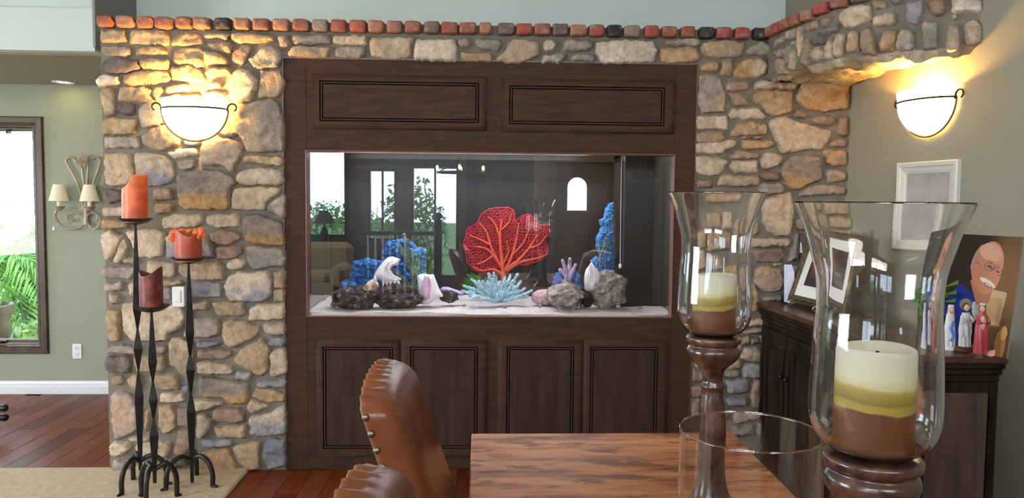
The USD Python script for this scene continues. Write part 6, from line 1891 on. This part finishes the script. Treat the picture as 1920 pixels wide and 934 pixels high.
# dark panel picture with a white lamp in it
DKF = mat('small_dark_frame', (0.06, 0.045, 0.04), 0.5)
DKP = mat('small_dark_print', (0.10, 0.085, 0.075), 0.6)
lx0, lx1 = at(1494, 500, -0.06)[0], at(1545, 500, -0.06)[0]
dpz = at(1500, 437, -0.06)[2]
dpn = thing('small_picture', 'grey-brown picture of a white table lamp, half hidden behind the tilted frame', 'picture', (0, 0, 0))
obj('panel', cbox(lx0, lx1, -0.075, -0.060, CZ, dpz, 0.003), DKP, dpn)
obj('edge', box(lx0, lx0 + 0.006, -0.078, -0.0745, CZ, dpz), M['dark'], dpn)
LW = mat('painted_lamp_white', (0.75, 0.75, 0.72), 0.6)
sx_ = at(1501, 470, -0.076)
obj('painted_lamp', hull([(sx_[0] - 0.012, -0.0765, sx_[2] - 0.012), (sx_[0] + 0.012, -0.0765, sx_[2] - 0.012), (sx_[0] - 0.004, -0.0765, sx_[2] + 0.045), (sx_[0] + 0.004, -0.0765, sx_[2] + 0.045), (sx_[0], -0.0745, sx_[2])]), LW, dpn)
obj('painted_lamp_foot', cat(box(sx_[0] - 0.003, sx_[0] + 0.003, -0.0768, -0.0748, CZ + 0.1, sx_[2] - 0.012), place(trimesh.creation.torus(0.014, 0.002, 16, 6), rot([1, 0, 0], 90), [sx_[0] + 0.016, -0.076, sx_[2] - 0.05])), M['dark'], dpn)

# big photographic print of a man, leaning at the near end of the console
PW, PH = 0.36, 0.432
gw, gh = 150, 228
uu, vv = np.meshgrid(np.linspace(0, 1, gw), np.linspace(0, 1, gh), indexing='ij')      # u to the right, v up


def inside(pts):
    return shapely.contains_xy(Polygon(pts).buffer(0), uu, vv)


def ell(cx, cy, rx_, ry_, ang=0):
    a = math.radians(ang); x, y = (uu - cx) * PW, (vv - cy) * PH
    X, Y = x * math.cos(a) + y * math.sin(a), -x * math.sin(a) + y * math.cos(a)
    return (X / (rx_ * 1.12)) ** 2 + (Y / ry_) ** 2


img = np.zeros((gw, gh, 3))
nz_ = meshkit.fbm(np.stack([uu * 3, vv * 4, 0 * uu], -1), 3, 2)
img[:] = np.array([0.026, 0.015, 0.010]) * (0.6 + 0.9 * uu)[..., None] * (0.7 + 0.6 * nz_)[..., None]
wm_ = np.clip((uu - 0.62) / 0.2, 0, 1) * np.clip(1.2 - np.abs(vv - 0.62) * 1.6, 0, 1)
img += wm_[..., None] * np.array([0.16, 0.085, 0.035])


def put(mask, c):
    img[mask] = np.array(c)


put(inside([(0.66, 0.22), (0.66, 0.575), (0.935, 0.555), (0.885, 0.23)]), (0.20, 0.09, 0.035))
put(inside([(0.685, 0.245), (0.68, 0.55), (0.905, 0.535), (0.86, 0.25)]), (0.46, 0.33, 0.20))
bl = inside([(0.69, 0.28), (0.70, 0.48), (0.87, 0.48), (0.84, 0.28)]); img[bl] = np.array([0.42, 0.25, 0.12]) * (0.7 + 0.8 * nz_[bl])[:, None]
put(inside([(0.10, 0.0), (0.12, 0.33), (0.20, 0.47), (0.31, 0.565), (0.40, 0.52), (0.56, 0.44), (0.66, 0.36), (0.64, 0.15), (0.62, 0.0)]), (0.012, 0.025, 0.20))
put(inside([(0.44, 0.0), (0.47, 0.22), (0.56, 0.42), (0.66, 0.34), (0.68, 0.18), (0.64, 0.0)]), (0.008, 0.012, 0.05))
put(inside([(0.505, 0.33), (0.50, 0.415), (0.66, 0.45), (0.665, 0.40), (0.60, 0.31), (0.56, 0.25)]), (0.50, 0.50, 0.44))     # shirt collar
put(inside([(0.430, 0.60), (0.550, 0.40), (0.630, 0.385), (0.710, 0.44), (0.730, 0.62)]), (0.36, 0.145, 0.085))                     # neck
sk = ell(0.625, 0.735, 0.060, 0.094, -14) < 1
fac = (0.80 + 0.35 * np.clip((uu - 0.47) / 0.3, 0, 1))[..., None] * (0.85 + 0.3 * nz_)[..., None] * np.array([0.47, 0.20, 0.125])
img[sk] = fac[sk]
jw = ell(0.650, 0.645, 0.046, 0.066, -22) < 1; img[jw] = fac[jw] * 0.96
tp = ell(0.645, 0.855, 0.045, 0.032, -14) < 1; img[tp] = np.array([0.56, 0.29, 0.20])
put((ell(0.455, 0.70, 0.009, 0.022, -10) < 1), (0.40, 0.16, 0.10))                                                               # ear
hr = (ell(0.615, 0.735, 0.0635, 0.098, -14) < 1) & ~sk & (uu < 0.53) & (vv > 0.70); put(hr, (0.30, 0.24, 0.20))
for cx, cy in ((0.605, 0.735), (0.70, 0.700)):
    e_ = ell(cx + 0.05, cy, 0.022, 0.015, -12); put((e_ < 1) & (e_ > 0.72), (0.16, 0.09, 0.06)); put(ell(cx + 0.05, cy, 0.011, 0.0045, -14) < 1, (0.10, 0.06, 0.05))
    put(ell(cx + 0.05, cy + 0.045, 0.016, 0.0035, -14) < 1, (0.28, 0.17, 0.12))
put(inside([(0.465, 0.768), (0.465, 0.760), (0.540, 0.738), (0.540, 0.747)]), (0.16, 0.09, 0.06))
put(inside([(0.670, 0.728), (0.670, 0.720), (0.695, 0.712), (0.695, 0.721)]), (0.16, 0.09, 0.06))
put(ell(0.715, 0.655, 0.014, 0.024, -10) < 1, (0.50, 0.20, 0.13))
put(ell(0.710, 0.640, 0.012, 0.008, -10) < 1, (0.44, 0.17, 0.11))
put(ell(0.655, 0.598, 0.034, 0.0105, -22) < 1, (0.62, 0.55, 0.48))                                                               # moustache
put(ell(0.665, 0.575, 0.020, 0.006, -22) < 1, (0.25, 0.08, 0.06)); put(ell(0.665, 0.578, 0.014, 0.003, -22) < 1, (0.55, 0.48, 0.42))
put(ell(0.90, 0.10, 0.020, 0.055, 0) < 1, (0.34, 0.16, 0.05)); put(ell(0.93, 0.20, 0.012, 0.026, 0) < 1, (0.50, 0.30, 0.09)); put(ell(0.62, 0.02, 0.04, 0.02, 30) < 1, (0.42, 0.22, 0.16))  # amber ovals: glass-edge reflection painted into the print colours
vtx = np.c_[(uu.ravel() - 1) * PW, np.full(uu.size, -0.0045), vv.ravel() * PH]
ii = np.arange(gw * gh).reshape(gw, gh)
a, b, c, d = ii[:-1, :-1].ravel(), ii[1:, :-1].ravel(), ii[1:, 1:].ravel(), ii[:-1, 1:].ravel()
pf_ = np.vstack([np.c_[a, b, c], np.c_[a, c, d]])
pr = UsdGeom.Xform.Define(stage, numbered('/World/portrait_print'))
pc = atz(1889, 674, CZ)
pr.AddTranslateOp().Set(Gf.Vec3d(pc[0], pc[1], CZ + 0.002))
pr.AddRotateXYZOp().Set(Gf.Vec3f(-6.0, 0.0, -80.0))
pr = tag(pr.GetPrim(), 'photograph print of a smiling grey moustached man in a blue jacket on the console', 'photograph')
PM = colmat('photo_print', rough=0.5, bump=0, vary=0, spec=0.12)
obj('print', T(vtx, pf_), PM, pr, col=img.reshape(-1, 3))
obj('board', box(-PW, 0, -0.004, 0.002, 0, PH), mat('print_board', (0.25, 0.20, 0.15), 0.7), pr)
obj('strut', hull([(-PW * 0.55, 0.002, 0.30), (-PW * 0.45, 0.002, 0.30), (-PW * 0.55, 0.002, 0.26), (-PW * 0.45, 0.002, 0.26), (-PW * 0.56, 0.030, 0.005), (-PW * 0.44, 0.030, 0.005)]), M['dark'], pr)

# small white frame on the angled wall under the sconce
def wall_pt(t, out, z):
    q = CORNER + WDIR * t + WNRM * out
    return np.array([q[0], q[1], z])


wf = thing('picture_frame', 'white moulded picture frame hanging on the plain wall below the right sconce', 'picture', wall_pt(0.432, 0.001, 1.28), -PHI)
FWH = mat('frame_white', (0.62, 0.60, 0.54), 0.4)
obj('frame', frame_rect(0, 0.395, 0, 0.437, [(0, 0), (0, 0.020), (0.006, 0.026), (0.022, 0.024), (0.028, 0.018), (0.046, 0.014), (0.052, 0.010), (0.056, 0.010), (0.058, 0.003)], 0), FWH, wf, smooth=False)
obj('picture_sheet', box(0.05, 0.345, -0.005, -0.001, 0.05, 0.387), mat('grey_picture', (0.33, 0.31, 0.30), 0.6, color2=(0.42, 0.40, 0.39), scale=9), wf)

# figurines
PORC = mat('figurine_porcelain', (0.62, 0.62, 0.62), 0.35, color2=(0.52, 0.53, 0.56), scale=30)
PBLU = mat('figurine_blue', (0.05, 0.18, 0.55), 0.35)
PRED = mat('figurine_red', (0.30, 0.02, 0.035), 0.35, color2=(0.42, 0.06, 0.07), scale=25)
PSKIN = mat('figurine_skin', (0.55, 0.33, 0.22), 0.45)
PHAIR = mat('figurine_hair', (0.06, 0.03, 0.02), 0.5)
PGOLD = mat('figurine_gold', (0.60, 0.38, 0.10), 0.3, metal=0.8)
PGREY = mat('figurine_halo', (0.33, 0.33, 0.33), 0.35, metal=0.6)


def robe(h, r0, r1, seed, folds=9, amp=0.12):
    n = 48; th = np.arange(n) * 2 * PI / n
    rings = []
    for t in np.linspace(0, 1, 16):
        r = (r0 * (1 - t) ** 1.1 + r1 * (1 - (1 - t) ** 1.1)) * (1 + amp * (1 - 0.7 * t) * np.sin(folds * th + 2.2 * t + seed)) * (1 + 0.12 * math.sin(PI * t))
        rings.append(np.c_[r * np.cos(th), 0.75 * r * np.sin(th), np.full(n, h * t)])
    return loft(rings)


def figurine(name, label, px, base_py, y_est, H, robe_m, extra):
    p = atz(px, base_py, CZ)
    f_ = thing(name, label, 'figurine', (p[0], p[1], CZ))
    UsdGeom.Xform(f_).AddScaleOp().Set(Gf.Vec3f(1.07, 1.07, 1.07))
    extra(f_, H, robe_m)
    return f_


def fig_white(f_, H, m):
    obj('base', lathe([(0, 0), (0.031, 0), (0.033, 0.004), (0.030, 0.012), (0.024, 0.018), (0, 0.019)], 32), M['console_top'], f_)
    b = 0.018
    obj('robe', robe(0.118, 0.019, 0.013, 1).apply_translation([0, 0, b]), m, f_, smooth=60)
    obj('overskirt', robe(0.055, 0.017, 0.018, 4, 6, 0.2).apply_translation([-0.004, -0.006, b + 0.035]), m, f_, smooth=60)
    obj('head', ball((0, -0.003, b + 0.135), (0.0095, 0.010, 0.0125), 3), PSKIN, f_)
    obj('hair', ball((0.002, 0.002, b + 0.138), (0.0115, 0.0105, 0.013), 3), PHAIR, f_)
    obj('halo', place(trimesh.creation.cylinder(0.021, 0.0025, sections=36), rot([1, 0, 0], 90), [0.004, 0.010, b + 0.145]), PGREY, f_)
    for sx in (-1, 1):
        obj('arm', tube(smooth_prof([(sx * 0.013, 0, b + 0.108), (sx * 0.019, -0.008, b + 0.088), (sx * 0.004 - 0.012, -0.018, b + 0.090)], 4), [0.0055] * 5 + [0.0045] * 4, 8), m, f_)
    obj('book', cbox(-0.028, -0.012, -0.024, -0.015, b + 0.082, b + 0.100, 0.001), PORC, f_)
    obj('sash', tube([(0.006, -0.014, b + 0.095), (0.016, -0.012, b + 0.075)], 0.003, 6), PGOLD, f_)


def fig_red(f_, H, m):
    obj('base', cbox(-0.028, 0.028, -0.02, 0.02, 0, 0.013, 0.004), M['glass_thin'], f_)
    b = 0.013
    obj('robe', robe(0.125, 0.021, 0.016, 2, 7, 0.14).apply_translation([0, 0, b]), m, f_, smooth=60)
    obj('mantle', robe(0.07, 0.020, 0.012, 5, 5, 0.18).apply_translation([0.002, 0.002, b + 0.07]), m, f_, smooth=60)
    obj('tunic', ball((-0.004, -0.012, b + 0.105), (0.009, 0.007, 0.024), 3), PSKIN, f_)
    obj('head', ball((-0.003, -0.004, b + 0.150), (0.009, 0.0095, 0.012), 3), PSKIN, f_)
    obj('hair', ball((0.001, 0.002, b + 0.150), (0.0115, 0.0105, 0.0155), 3), PHAIR, f_)
    obj('crown', lathe([(0.009, 0), (0.0105, 0.006), (0.0095, 0.006), (0.008, 0)], 20, closed=True).apply_translation([0, 0, b + 0.162]), PORC, f_)
    for sx in (-1, 1):
        obj('arm', tube(smooth_prof([(sx * 0.014, 0, b + 0.125), (sx * 0.019, -0.010, b + 0.104), (sx * 0.003 - 0.006, -0.021, b + 0.110)], 4), 0.005, 8), m, f_)
    obj('hands', ball((-0.007, -0.021, b + 0.111), (0.008, 0.005, 0.006), 2), PSKIN, f_)


def fig_blue(f_, H, m):
    obj('base', lathe([(0, 0), (0.026, 0), (0.026, 0.006), (0.022, 0.012), (0, 0.012)], 28), PORC, f_)
    b = 0.012
    obj('robe', robe(0.115, 0.021, 0.013, 3).apply_translation([0, 0, b]), m, f_, smooth=60)
    obj('veil', robe(0.14, 0.017, 0.010, 6, 5, 0.1).apply_translation([0.006, 0.006, b + 0.005]), PORC, f_, smooth=60)
    obj('sash', tube(smooth_prof([(0.004, -0.014, b + 0.09), (-0.006, -0.018, b + 0.065), (0.002, -0.019, b + 0.04), (-0.006, -0.018, b + 0.02)], 4), 0.0045, 8), PBLU, f_)
    obj('head', ball((0, -0.006, b + 0.128), (0.009, 0.009, 0.012), 3), PSKIN, f_)
    obj('hands', ball((-0.002, -0.018, b + 0.098), (0.006, 0.006, 0.010), 2), PSKIN, f_)


figurine('figurine', 'white robed figurine with a round grey halo on a dark base', 1808, 659, 0, 0.17, PORC, fig_white)
figurine('figurine', 'red robed dark haired figurine on a clear base, nearest the print corner', 1838, 670, 0, 0.18, PRED, fig_red)
figurine('figurine', 'white figurine with a blue sash half hidden by the near glass hurricane', 1779, 655, 0, 0.15, PORC, fig_blue)
p = atz(1858, 671, CZ)
sc2 = thing('shell', 'small pink shell lying on the console beside the red figurine', 'shell', (p[0], p[1], CZ))
obj('body', loft([np.c_[0.010 * math.sin(PI * min(t * 1.05 + 0.03, 1)) * np.cos(np.arange(20) * PI / 10) + 0.032 * t - 0.016, 0.010 * math.sin(PI * min(t * 1.05 + 0.03, 1)) * np.sin(np.arange(20) * PI / 10), np.full(20, 0.011) + 0.018 * t * t + 0.008 * math.sin(PI * t) * np.sin(np.arange(20) * PI / 10)] for t in np.linspace(0.0, 0.97, 12)]), mat('pink_shell', (0.60, 0.30, 0.26), 0.4, color2=(0.72, 0.46, 0.40), scale=20), sc2, smooth=60)
# bamboo in a green glass
p = atz(1764, 648, CZ)
bv = thing('lucky_bamboo', 'small leafy bamboo stalks in a green glass behind the near hurricane', 'plant', (p[0], p[1], CZ))
obj('vase', lathe([(0, 0), (0.019, 0), (0.021, 0.01), (0.020, 0.10), (0.0215, 0.115), (0.0195, 0.115), (0.018, 0.10), (0.0185, 0.012), (0, 0.008)], 28), pane('green_vase_glass', 1.5, (0.25, 0.55, 0.28)), bv)
for k, (dx_, dy_, h_) in enumerate(((0, 0, 0.19), (0.006, 0.004, 0.16), (-0.006, 0.004, 0.21))):
    obj('stalk', tube([(dx_, dy_, 0.01), (dx_ * 1.5, dy_, h_)], 0.004, 8), LEAF1, bv)
rg_ = np.random.default_rng(4)
for k in range(12):
    a = rg_.uniform(0, 2 * PI); h_ = rg_.uniform(0.12, 0.2); L = rg_.uniform(0.07, 0.11)
    if k < 3:
        a, h_, L = (-0.05, 0.17 + 0.028 * k, 0.115)
    elif abs(math.cos(a)) > 0.3 and math.cos(a) > 0:
        a = PI - a
    b = np.array([0, 0, h_]); e = b + np.array([math.cos(a) * L, math.sin(a) * L * 0.8, L * rg_.uniform(-0.1, 0.5)])
    mid = (b + e) / 2 + [0, 0, 0.012]; sd_ = np.array([-math.sin(a) * 0.3, math.cos(a) * 0.3, 1.0]) * 0.007
    obj('leaf', hull([b, e, mid + sd_, mid - sd_, mid + [0.0, -0.0012, 0], mid + [0, 0.0012, 0]]), LEAF1, bv)
